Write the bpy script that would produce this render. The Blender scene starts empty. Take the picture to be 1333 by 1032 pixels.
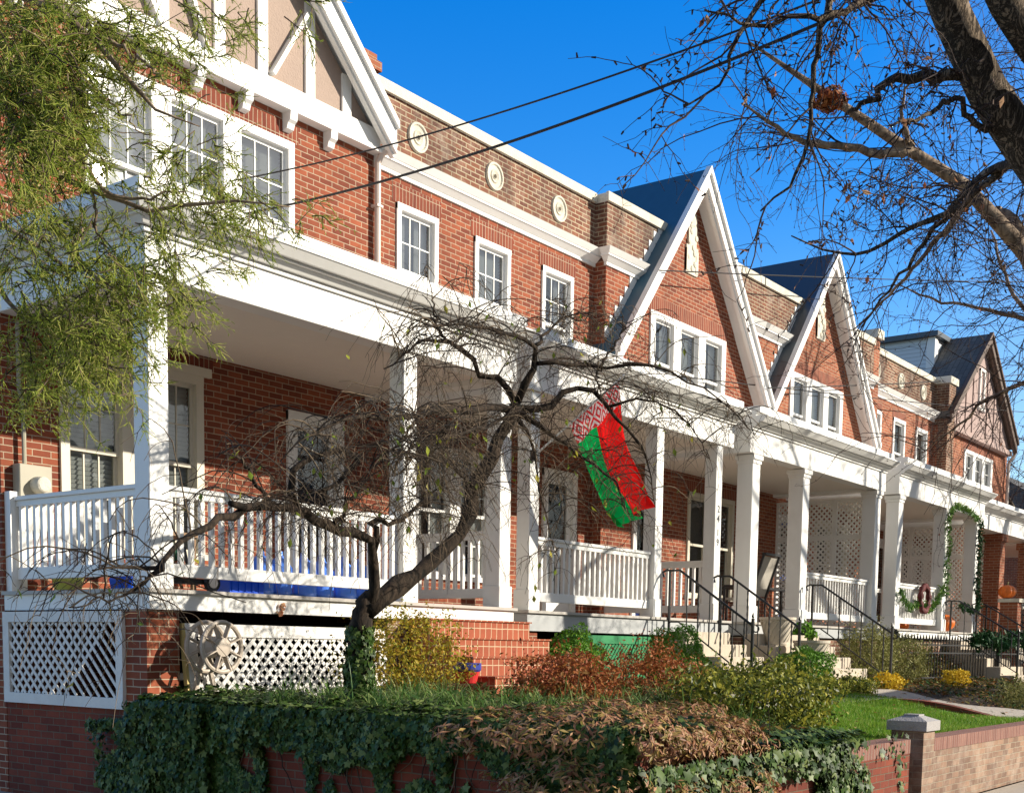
import bpy, math, random
import numpy as np
random.seed(7); rng = np.random.default_rng(11)
S = bpy.context.scene
COL = S.collection
# ------------------------------------------------------------------ camera frame
FPX, CX, CY = 1629.99, 674.66, 999.85
YAW, PIT, ROL = 0.639491, -0.0968816, 0.0147581
cF = np.array([math.cos(YAW)*math.cos(PIT), math.sin(YAW)*math.cos(PIT), math.sin(PIT)])
_r = np.array([math.sin(YAW), -math.cos(YAW), 0.0]); _u = np.cross(_r, cF)
cA = _r*math.cos(ROL)+_u*math.sin(ROL); cB = -_r*math.sin(ROL)+_u*math.cos(ROL)
def at(px, py, Y):                      # a point of the place, from where it is seen and its distance Y to the street line
    d = cA*(px-CX)/FPX - cB*(py-CY)/FPX + cF
    return d*(Y/d[1])
def atd(px, py, D):                     # same, by distance from the eye
    d = cA*(px-CX)/FPX - cB*(py-CY)/FPX + cF
    return d/np.linalg.norm(d)*D
# ------------------------------------------------------------------ materials
def newmat(name):
    m = bpy.data.materials.new(name); m.use_nodes = True
    nt = m.node_tree; b = nt.nodes['Principled BSDF']
    return m, nt, b
def N(nt, t, **kw):
    n = nt.nodes.new(t)
    for k, v in kw.items():
        if k in n.inputs: n.inputs[k].default_value = v
        else: setattr(n, k, v)
    return n
def L(nt, a, b): nt.links.new(a, b)
def rgba(c): return (c[0], c[1], c[2], 1.0)
def mixc(nt, fac, a, b, mode='MIX'):
    n = nt.nodes.new('ShaderNodeMix'); n.data_type = 'RGBA'; n.blend_type = mode
    for s, v in ((n.inputs[0], fac), (n.inputs[6], a), (n.inputs[7], b)):
        if hasattr(v, 'links'): L(nt, v, s)
        elif isinstance(v, (int, float)): s.default_value = v
        else: s.default_value = rgba(v)
    return n.outputs[2]
def mth(nt, op, a, b=None, clamp=False):
    n = nt.nodes.new('ShaderNodeMath'); n.operation = op; n.use_clamp = clamp
    for i, v in enumerate((a, b)):
        if v is None: continue
        if hasattr(v, 'links'): L(nt, v, n.inputs[i])
        else: n.inputs[i].default_value = v
    return n.outputs[0]
def plain(name, col, rough=0.6, var=0.08, scale=6.0, dirt=0.0, bump=0.0, metal=0.0, spec=0.4, dirtcol=(0.25, 0.2, 0.15)):
    m, nt, b = newmat(name)
    g = N(nt, 'ShaderNodeNewGeometry')
    no = N(nt, 'ShaderNodeTexNoise', Scale=scale, Detail=6.0, Roughness=0.6); L(nt, g.outputs['Position'], no.inputs['Vector'])
    lo = tuple(c*(1-var) for c in col); hi = tuple(min(1, c*(1+var)) for c in col)
    c = mixc(nt, no.outputs['Fac'], lo, hi)
    if dirt > 0:
        n2 = N(nt, 'ShaderNodeTexNoise', Scale=2.3, Detail=8.0, Roughness=0.7); L(nt, g.outputs['Position'], n2.inputs['Vector'])
        r = N(nt, 'ShaderNodeValToRGB'); r.color_ramp.elements[0].position = 0.5; r.color_ramp.elements[1].position = 0.78
        L(nt, n2.outputs['Fac'], r.inputs[0])
        c = mixc(nt, mth(nt, 'MULTIPLY', r.outputs[0], dirt), c, dirtcol)
    L(nt, c, b.inputs['Base Color'])
    b.inputs['Roughness'].default_value = rough; b.inputs['Metallic'].default_value = metal
    b.inputs['Specular IOR Level'].default_value = spec
    if bump > 0:
        bp = N(nt, 'ShaderNodeBump', Strength=bump, Distance=0.02)
        n3 = N(nt, 'ShaderNodeTexNoise', Scale=scale*4, Detail=5.0); L(nt, g.outputs['Position'], n3.inputs['Vector'])
        L(nt, n3.outputs['Fac'], bp.inputs['Height']); L(nt, bp.outputs[0], b.inputs['Normal'])
    return m
def brick(name, c1, c2, mortar, soldier=False, bw=0.21, rh=0.068, ms=0.006, stain=0.0, staincol=(0.05, 0.035, 0.03), pale=0.0):
    m, nt, b = newmat(name)
    g = N(nt, 'ShaderNodeNewGeometry')
    sp = N(nt, 'ShaderNodeSeparateXYZ'); L(nt, g.outputs['Position'], sp.inputs[0])
    sn = N(nt, 'ShaderNodeSeparateXYZ'); L(nt, g.outputs['True Normal'], sn.inputs[0])
    side = mth(nt, 'GREATER_THAN', mth(nt, 'ABSOLUTE', sn.outputs[0]), 0.7)
    flat = mth(nt, 'GREATER_THAN', mth(nt, 'ABSOLUTE', sn.outputs[2]), 0.7)
    u = mth(nt, 'ADD', mth(nt, 'MULTIPLY', sp.outputs[0], mth(nt, 'SUBTRACT', 1.0, side)), mth(nt, 'MULTIPLY', sp.outputs[1], side))
    v = mth(nt, 'ADD', mth(nt, 'MULTIPLY', sp.outputs[2], mth(nt, 'SUBTRACT', 1.0, flat)), mth(nt, 'MULTIPLY', sp.outputs[1], flat))
    # a little wander of the courses
    wn = N(nt, 'ShaderNodeTexNoise', Scale=5.0, Detail=2.0); L(nt, g.outputs['Position'], wn.inputs['Vector'])
    w = mth(nt, 'MULTIPLY', mth(nt, 'SUBTRACT', wn.outputs['Fac'], 0.5), 0.012)
    u = mth(nt, 'ADD', u, w); v = mth(nt, 'ADD', v, w)
    cb = N(nt, 'ShaderNodeCombineXYZ')
    if soldier: L(nt, v, cb.inputs[0]); L(nt, u, cb.inputs[1])
    else: L(nt, u, cb.inputs[0]); L(nt, v, cb.inputs[1])
    bt = N(nt, 'ShaderNodeTexBrick'); L(nt, cb.outputs[0], bt.inputs['Vector'])
    bt.inputs['Scale'].default_value = 1.0; bt.inputs['Brick Width'].default_value = bw; bt.inputs['Row Height'].default_value = rh
    bt.inputs['Mortar Size'].default_value = ms; bt.inputs['Mortar Smooth'].default_value = 0.3; bt.inputs['Bias'].default_value = -0.1
    bt.offset = 0.0 if soldier else 0.5
    bt.inputs['Color1'].default_value = rgba(c1); bt.inputs['Color2'].default_value = rgba(c2); bt.inputs['Mortar'].default_value = rgba(mortar)
    n1 = N(nt, 'ShaderNodeTexNoise', Scale=14.0, Detail=6.0, Roughness=0.7); L(nt, g.outputs['Position'], n1.inputs['Vector'])
    n2 = N(nt, 'ShaderNodeTexNoise', Scale=0.9, Detail=5.0, Roughness=0.65); L(nt, g.outputs['Position'], n2.inputs['Vector'])
    c = mixc(nt, 0.5, bt.outputs['Color'], mixc(nt, n1.outputs['Fac'], (0.25, 0.25, 0.25), (1, 1, 1)), 'MULTIPLY')
    r2 = N(nt, 'ShaderNodeValToRGB'); r2.color_ramp.elements[0].position = 0.35; r2.color_ramp.elements[1].position = 0.7
    L(nt, n2.outputs['Fac'], r2.inputs[0])
    c = mixc(nt, 0.42, c, mixc(nt, r2.outputs[0], (0.45, 0.45, 0.45), (1, 1, 1)), 'MULTIPLY')
    if stain > 0:
        mp = N(nt, 'ShaderNodeMapping'); mp.inputs['Scale'].default_value = (1.6, 1.6, 0.7); L(nt, g.outputs['Position'], mp.inputs[0])
        n4 = N(nt, 'ShaderNodeTexNoise', Scale=1.0, Detail=7.0, Roughness=0.65); L(nt, mp.outputs[0], n4.inputs['Vector'])
        r4 = N(nt, 'ShaderNodeValToRGB'); r4.color_ramp.elements[0].position = 0.42; r4.color_ramp.elements[1].position = 0.66
        L(nt, n4.outputs['Fac'], r4.inputs[0])
        c = mixc(nt, mth(nt, 'MULTIPLY', r4.outputs[0], stain), c, staincol)
    if pale > 0:
        n5 = N(nt, 'ShaderNodeTexNoise', Scale=3.1, Detail=7.0, Roughness=0.7); L(nt, g.outputs['Position'], n5.inputs['Vector'])
        r5 = N(nt, 'ShaderNodeValToRGB'); r5.color_ramp.elements[0].position = 0.48; r5.color_ramp.elements[1].position = 0.72
        L(nt, n5.outputs['Fac'], r5.inputs[0])
        c = mixc(nt, mth(nt, 'MULTIPLY', r5.outputs[0], pale), c, (0.5, 0.42, 0.34))
    L(nt, c, b.inputs['Base Color']); b.inputs['Roughness'].default_value = 0.85; b.inputs['Specular IOR Level'].default_value = 0.25
    h = mth(nt, 'ADD', mth(nt, 'SUBTRACT', 1.0, bt.outputs['Fac']), mth(nt, 'MULTIPLY', n1.outputs['Fac'], 0.5))
    bp = N(nt, 'ShaderNodeBump', Strength=0.7, Distance=0.008); L(nt, h, bp.inputs['Height']); L(nt, bp.outputs[0], b.inputs['Normal'])
    return m
def leafmat(name, cols, rough=0.45, trans=0.25, spec=0.18):
    m, nt, b = newmat(name)
    g = N(nt, 'ShaderNodeNewGeometry')
    r = N(nt, 'ShaderNodeValToRGB'); el = r.color_ramp.elements
    while len(el) < len(cols): el.new(0.5)
    for i, c in enumerate(cols):
        el[i].position = i/(len(cols)-1); el[i].color = rgba(c)
    L(nt, g.outputs['Random Per Island'], r.inputs[0])
    L(nt, r.outputs[0], b.inputs['Base Color']); b.inputs['Roughness'].default_value = rough; b.inputs['Specular IOR Level'].default_value = spec
    if trans > 0:
        t = N(nt, 'ShaderNodeBsdfTranslucent'); L(nt, r.outputs[0], t.inputs[0])
        mx = N(nt, 'ShaderNodeMixShader'); mx.inputs[0].default_value = trans
        L(nt, b.outputs[0], mx.inputs[1]); L(nt, t.outputs[0], mx.inputs[2]); L(nt, mx.outputs[0], nt.nodes['Material Output'].inputs[0])
    return m
def glassmat(name, refl=0.18, tint=(0.8, 0.85, 0.85)):
    m, nt, b = newmat(name)
    g = N(nt, 'ShaderNodeNewGeometry')
    no = N(nt, 'ShaderNodeTexNoise', Scale=2.2, Detail=1.0); L(nt, g.outputs['Position'], no.inputs['Vector'])
    bp = N(nt, 'ShaderNodeBump', Strength=0.5, Distance=0.012); L(nt, no.outputs['Fac'], bp.inputs['Height'])
    gl = N(nt, 'ShaderNodeBsdfGlossy'); gl.inputs['Roughness'].default_value = 0.02; L(nt, bp.outputs[0], gl.inputs['Normal'])
    tr = N(nt, 'ShaderNodeBsdfTransparent'); tr.inputs[0].default_value = rgba(tint)
    lw = N(nt, 'ShaderNodeLayerWeight', Blend=0.35)
    f = mth(nt, 'ADD', mth(nt, 'MULTIPLY', lw.outputs['Fresnel'], 0.55), refl, clamp=True)
    mx = N(nt, 'ShaderNodeMixShader'); L(nt, f, mx.inputs[0]); L(nt, tr.outputs[0], mx.inputs[1]); L(nt, gl.outputs[0], mx.inputs[2])
    L(nt, mx.outputs[0], nt.nodes['Material Output'].inputs[0])
    return m
def clapmat(name, col, pitch=0.11):
    m, nt, b = newmat(name)
    g = N(nt, 'ShaderNodeNewGeometry'); sp = N(nt, 'ShaderNodeSeparateXYZ'); L(nt, g.outputs['Position'], sp.inputs[0])
    f = mth(nt, 'FRACT', mth(nt, 'DIVIDE', sp.outputs[2], pitch))
    L(nt, mixc(nt, mth(nt, 'LESS_THAN', f, 0.12), col, tuple(c*0.55 for c in col)), b.inputs['Base Color'])
    bp = N(nt, 'ShaderNodeBump', Strength=0.6, Distance=0.02); L(nt, f, bp.inputs['Height']); L(nt, bp.outputs[0], b.inputs['Normal'])
    return m
def barkmat(name, c1, c2, sc=9.0, bump=0.6, furrow=False):
    m, nt, b = newmat(name)
    g = N(nt, 'ShaderNodeNewGeometry')
    mp = N(nt, 'ShaderNodeMapping'); mp.inputs['Scale'].default_value = (1, 1, 0.35); L(nt, g.outputs['Position'], mp.inputs[0])
    no = N(nt, 'ShaderNodeTexNoise', Scale=sc, Detail=8.0, Roughness=0.65); no.inputs['Distortion'].default_value = 0.8; L(nt, mp.outputs[0], no.inputs['Vector'])
    r = N(nt, 'ShaderNodeValToRGB'); r.color_ramp.elements[0].position = 0.4; r.color_ramp.elements[1].position = 0.62
    r.color_ramp.elements[0].color = rgba(c1); r.color_ramp.elements[1].color = rgba(c2)
    h = no.outputs['Fac']
    if furrow:
        mp.inputs['Scale'].default_value = (1, 1, 0.16); mp.inputs['Rotation'].default_value = (0, 0.45, 0)
        vo = N(nt, 'ShaderNodeTexVoronoi', Scale=sc*1.6); vo.feature = 'DISTANCE_TO_EDGE'
        ad = N(nt, 'ShaderNodeVectorMath'); ad.operation = 'MULTIPLY_ADD'; L(nt, no.outputs['Color'], ad.inputs[0]); ad.inputs[1].default_value = (0.30, 0.30, 0.30); L(nt, mp.outputs[0], ad.inputs[2]); L(nt, ad.outputs[0], vo.inputs['Vector'])
        h = mth(nt, 'MULTIPLY', mth(nt, 'MINIMUM', mth(nt, 'MULTIPLY', vo.outputs['Distance'], 5.0), 1.0), mth(nt, 'ADD', no.outputs['Fac'], 0.35))
        r.color_ramp.elements[0].position = 0.05; r.color_ramp.elements[1].position = 0.85
    L(nt, h, r.inputs[0]); L(nt, r.outputs[0], b.inputs['Base Color']); b.inputs['Roughness'].default_value = 0.9
    b.inputs['Specular IOR Level'].default_value = 0.2
    bp = N(nt, 'ShaderNodeBump', Strength=bump, Distance=0.03); L(nt, h, bp.inputs['Height']); L(nt, bp.outputs[0], b.inputs['Normal'])
    return m
M = {}
BR1, BR2, MO = (0.40, 0.108, 0.05), (0.20, 0.048, 0.028), (0.60, 0.46, 0.32)
M['brick'] = brick('red_brick', BR1, BR2, MO)
M['brick_far'] = brick('red_brick_far', (0.47, 0.155, 0.075), (0.30, 0.085, 0.045), (0.60, 0.44, 0.30))
M['soldier'] = brick('soldier_brick', (0.33, 0.085, 0.045), (0.22, 0.05, 0.03), MO, soldier=True, bw=0.40)
M['parapet'] = brick('weathered_brick', (0.30, 0.115, 0.065), (0.17, 0.065, 0.045), (0.6, 0.5, 0.34), ms=0.009, stain=0.7, pale=0.4)
M['wallbrick'] = brick('garden_wall_brick', (0.32, 0.07, 0.035), (0.18, 0.035, 0.02), (0.22, 0.15, 0.10), stain=0.3)
M['wallbrick_pale'] = brick('aged_wall_brick', (0.44, 0.27, 0.18), (0.22, 0.13, 0.09), (0.46, 0.38, 0.28), pale=0.5, stain=0.5, staincol=(0.12, 0.08, 0.07))
M['wall_soldier'] = brick('wall_cap_brick', (0.35, 0.17, 0.13), (0.24, 0.10, 0.08), (0.44, 0.34, 0.28), soldier=True, bw=0.6)
M['stepbrick'] = brick('step_tile_brick', (0.47, 0.13, 0.065), (0.38, 0.10, 0.055), (0.75, 0.55, 0.36), soldier=True, bw=0.205, rh=0.105, ms=0.007)
M['white'] = plain('white_paint', (0.80, 0.79, 0.76), 0.5, 0.05, 3.0, dirt=0.22, dirtcol=(0.5, 0.46, 0.40), bump=0.06)
M['white_old'] = plain('chipped_white_paint', (0.72, 0.70, 0.66), 0.6, 0.06, 8.0, dirt=0.35, dirtcol=(0.4, 0.34, 0.28), bump=0.2)
M['cream'] = plain('cream_paint', (0.62, 0.57, 0.46), 0.5, 0.04)
M['ceiling'] = plain('beige_ceiling_paint', (0.80, 0.74, 0.66), 0.6, 0.04)
M['stone'] = plain('limestone', (0.62, 0.58, 0.48), 0.8, 0.15, 9.0, dirt=0.5, dirtcol=(0.25, 0.22, 0.17), bump=0.4)
M['capstone'] = plain('grey_cap_stone', (0.36, 0.34, 0.33), 0.85, 0.18, 14.0, dirt=0.5, dirtcol=(0.15, 0.14, 0.13), bump=0.5)
M['stucco'] = plain('tan_stucco', (0.36, 0.27, 0.22), 0.9, 0.10, 12.0, dirt=0.15, bump=0.5)
M['stucco_pink'] = plain('mauve_stucco', (0.38, 0.28, 0.255), 0.9, 0.15, 6.0, dirt=0.3, bump=0.3)
M['greydeck'] = plain('grey_paint', (0.40, 0.41, 0.41), 0.5, 0.05)
M['deckboard'] = plain('deck_boards', (0.42, 0.39, 0.35), 0.6, 0.15)
M['green'] = plain('green_paint', (0.02, 0.22, 0.075), 0.5, 0.08)
M['slate_blue'] = plain('blue_metal_roof', (0.03, 0.10, 0.16), 0.45, 0.15, 6.0, spec=0.5)
M['slate'] = plain('slate_roof', (0.045, 0.06, 0.075), 0.42, 0.3, 20.0, spec=0.6)
M['shingle'] = brick('shingle_roof', (0.13, 0.13, 0.13), (0.20, 0.19, 0.18), (0.07, 0.07, 0.07), bw=0.3, rh=0.14, ms=0.008)
M['metalroof'] = plain('grey_white_metal', (0.55, 0.56, 0.57), 0.5, 0.15, 3.0, dirt=0.3)
M['glass'] = glassmat('window_glass', 0.2); M['glass_dark'] = glassmat('porch_window_glass', 0.06)
M['blind'] = plain('blind_slats', (0.62, 0.60, 0.56), 0.6, 0.04)
M['curtain'] = plain('curtain_cloth', (0.68, 0.64, 0.60), 0.8, 0.15, 20)
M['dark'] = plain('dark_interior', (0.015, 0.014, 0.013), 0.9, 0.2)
M['concrete'] = plain('concrete_steps', (0.50, 0.43, 0.34), 0.85, 0.12, 14.0, dirt=0.3, bump=0.4)
M['pave'] = plain('concrete_paving', (0.42, 0.37, 0.31), 0.9, 0.12, 9.0, dirt=0.25, bump=0.3)
M['asphalt'] = plain('asphalt', (0.05, 0.05, 0.052), 0.9, 0.25, 30.0, bump=0.3)
M['soil'] = plain('garden_soil', (0.055, 0.038, 0.025), 0.95, 0.4, 20.0, bump=0.8)
M['groundm'] = plain('far_ground', (0.09, 0.085, 0.06), 0.95, 0.3, 2.0)
M['iron'] = plain('black_iron', (0.012, 0.012, 0.014), 0.4, 0.2, 20.0, spec=0.5)
M['pvc'] = plain('meter_grey_paint', (0.37, 0.34, 0.26), 0.5, 0.05)
M['gutter'] = plain('gutter_paint', (0.62, 0.52, 0.45), 0.5, 0.06, dirt=0.15)
M['navy'] = plain('navy_door_paint', (0.02, 0.05, 0.22), 0.4, 0.05)
M['wood'] = plain('weathered_wood', (0.25, 0.15, 0.08), 0.7, 0.2, 20.0)
M['ygold'] = plain('raw_lumber_edge', (0.55, 0.42, 0.16), 0.7, 0.1)
M['reel'] = plain('tan_plastic', (0.45, 0.38, 0.31), 0.45, 0.05)
M['bluejug'] = plain('blue_plastic_bottle', (0.10, 0.26, 0.85), 0.15, 0.2, 12.0, spec=0.7)
M['bluebox'] = plain('blue_plastic_crate', (0.01, 0.10, 0.75), 0.35, 0.05)
M['greencloth'] = plain('green_canvas', (0.0, 0.10, 0.05), 0.7, 0.2)
M['lime'] = plain('lime_glaze', (0.45, 0.50, 0.12), 0.35, 0.05)
M['redpot'] = plain('red_glaze', (0.60, 0.04, 0.04), 0.3, 0.05); M['bluepot'] = plain('blue_glaze', (0.03, 0.05, 0.28), 0.3, 0.05)
M['planter'] = plain('cast_stone_planter', (0.55, 0.49, 0.40), 0.7, 0.08, 20.0, dirt=0.2)
M['mesh'] = plain('sling_fabric', (0.40, 0.37, 0.32), 0.8, 0.05)
M['pumpkin'] = plain('pumpkin_skin', (0.75, 0.17, 0.02), 0.45, 0.1, 9.0)
M['stem'] = plain('pumpkin_stem', (0.18, 0.14, 0.05), 0.8, 0.2)
M['red'] = plain('flag_red', (0.85, 0.012, 0.012), 0.7, 0.06, 15.0); M['fgreen'] = plain('flag_green', (0.0, 0.42, 0.09), 0.7, 0.06, 15.0)
M['wire'] = plain('black_cable', (0.015, 0.013, 0.013), 0.6, 0.1)
M['brownrake'] = plain('dark_brown_timber', (0.10, 0.065, 0.05), 0.7, 0.25, 12.0)
M['wreath'] = plain('dark_red_berries', (0.15, 0.02, 0.02), 0.6, 0.5, 60.0, bump=1.0)
M['siding'] = clapmat('white_clapboard', (0.62, 0.66, 0.70))
M['bulb'] = plain('clear_bulb', (0.8, 0.78, 0.7), 0.2, 0.02)
M['bark_dark'] = barkmat('cherry_bark', (0.010, 0.008, 0.006), (0.055, 0.038, 0.026), 18)
M['bark'] = barkmat('street_tree_bark', (0.07, 0.052, 0.038), (0.27, 0.205, 0.145), 13, 1.0, True)
M['bark_pale'] = barkmat('pale_branch_bark', (0.12, 0.085, 0.06), (0.36, 0.27, 0.19), 10)
M['twig'] = leafmat('twig_bark', [(0.022, 0.015, 0.011), (0.045, 0.03, 0.02), (0.09, 0.065, 0.042), (0.22, 0.165, 0.11)], 0.8, 0.0)
M['twig_dark'] = leafmat('dark_twig_bark', [(0.03, 0.02, 0.02), (0.07, 0.045, 0.035), (0.14, 0.10, 0.08)], 0.8, 0.0)
M['ivy'] = leafmat('ivy_leaves', [(0.012, 0.026, 0.004), (0.022, 0.055, 0.006), (0.045, 0.09, 0.012), (0.16, 0.20, 0.06)], 0.5, 0.06, 0.22)
M['azalea'] = leafmat('autumn_azalea_leaves', [(0.12, 0.04, 0.02), (0.34, 0.15, 0.08), (0.50, 0.28, 0.16), (0.17, 0.14, 0.03), (0.42, 0.27, 0.09)], 0.45, 0.2)
M['spirea'] = leafmat('yellow_green_leaves', [(0.24, 0.14, 0.015), (0.46, 0.34, 0.03), (0.22, 0.26, 0.03), (0.42, 0.22, 0.03)], 0.5, 0.3)
M['redbrown'] = leafmat('red_brown_leaves', [(0.14, 0.03, 0.012), (0.32, 0.09, 0.03), (0.42, 0.15, 0.05), (0.20, 0.11, 0.03)], 0.5, 0.25)
M['box'] = leafmat('boxwood_leaves', [(0.05, 0.13, 0.012), (0.10, 0.24, 0.02), (0.18, 0.34, 0.04)], 0.4, 0.2)
M['abelia'] = leafmat('abelia_leaves', [(0.035, 0.05, 0.01), (0.10, 0.13, 0.02), (0.26, 0.27, 0.04), (0.42, 0.38, 0.06)], 0.4, 0.3)
M['olive'] = leafmat('olive_conifer_leaves', [(0.12, 0.13, 0.03), (0.25, 0.25, 0.07), (0.33, 0.30, 0.12)], 0.6, 0.2)
M['liriope'] = leafmat('strap_leaves', [(0.03, 0.08, 0.015), (0.07, 0.16, 0.03), (0.16, 0.27, 0.06), (0.32, 0.34, 0.14)], 0.4, 0.25)
M['grass'] = leafmat('lawn_grass', [(0.06, 0.16, 0.01), (0.12, 0.28, 0.015), (0.22, 0.38, 0.03), (0.34, 0.36, 0.10)], 0.5, 0.3)
M['conifer'] = leafmat('juniper_sprays', [(0.16, 0.24, 0.02), (0.30, 0.38, 0.05), (0.44, 0.48, 0.10), (0.55, 0.50, 0.18)], 0.5, 0.45)
M['yellow'] = leafmat('yellow_mums', [(0.55, 0.36, 0.02), (0.75, 0.55, 0.05)], 0.6, 0.2)
M['cover'] = leafmat('ground_cover_leaves', [(0.02, 0.05, 0.015), (0.06, 0.12, 0.03), (0.20, 0.12, 0.03), (0.28, 0.12, 0.04), (0.2, 0.26, 0.08)], 0.5, 0.15)
M['garland'] = leafmat('garland_needles', [(0.03, 0.09, 0.02), (0.08, 0.19, 0.03), (0.20, 0.30, 0.06)], 0.5, 0.2)
M['deadleaf'] = leafmat('dry_leaves', [(0.35, 0.10, 0.04), (0.50, 0.24, 0.12), (0.60, 0.38, 0.22)], 0.6, 0.35)
M['budleaf'] = leafmat('green_twig_leaves', [(0.10, 0.17, 0.02), (0.25, 0.32, 0.04), (0.5, 0.42, 0.06)], 0.45, 0.3)
M['fern'] = leafmat('dark_green_swag', [(0.01, 0.04, 0.015), (0.03, 0.10, 0.03)], 0.5, 0.1)
m, nt, b = newmat('flag_ornament')     # white strip with a red woven pattern
uvn = N(nt, 'ShaderNodeUVMap'); sp = N(nt, 'ShaderNodeSeparateXYZ'); L(nt, uvn.outputs[0], sp.inputs[0])
fu = mth(nt, 'ABSOLUTE', mth(nt, 'SUBTRACT', mth(nt, 'FRACT', mth(nt, 'MULTIPLY', sp.outputs[0], 5.0)), 0.5))
fv = mth(nt, 'ABSOLUTE', mth(nt, 'SUBTRACT', mth(nt, 'FRACT', mth(nt, 'MULTIPLY', sp.outputs[1], 7.0)), 0.5))
dd = mth(nt, 'FRACT', mth(nt, 'MULTIPLY', mth(nt, 'ADD', fu, fv), 3.0))
L(nt, mixc(nt, mth(nt, 'GREATER_THAN', dd, 0.5), (0.75, 0.62, 0.60), (0.65, 0.03, 0.04)), b.inputs['Base Color']); M['ornament'] = m
for nm_, c_ in (('red', (0.9, 0.02, 0.02)), ('fgreen', (0.01, 0.55, 0.12)), ('ornament', (0.8, 0.4, 0.38))):
    nt = M[nm_].node_tree; b = nt.nodes['Principled BSDF']; t_ = N(nt, 'ShaderNodeBsdfTranslucent'); src_ = b.inputs['Base Color'].links[0].from_socket; L(nt, src_, t_.inputs[0])
    mx = N(nt, 'ShaderNodeMixShader'); mx.inputs[0].default_value = 0.55; L(nt, b.outputs[0], mx.inputs[1]); L(nt, t_.outputs[0], mx.inputs[2]); L(nt, mx.outputs[0], nt.nodes['Material Output'].inputs[0])
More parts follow.
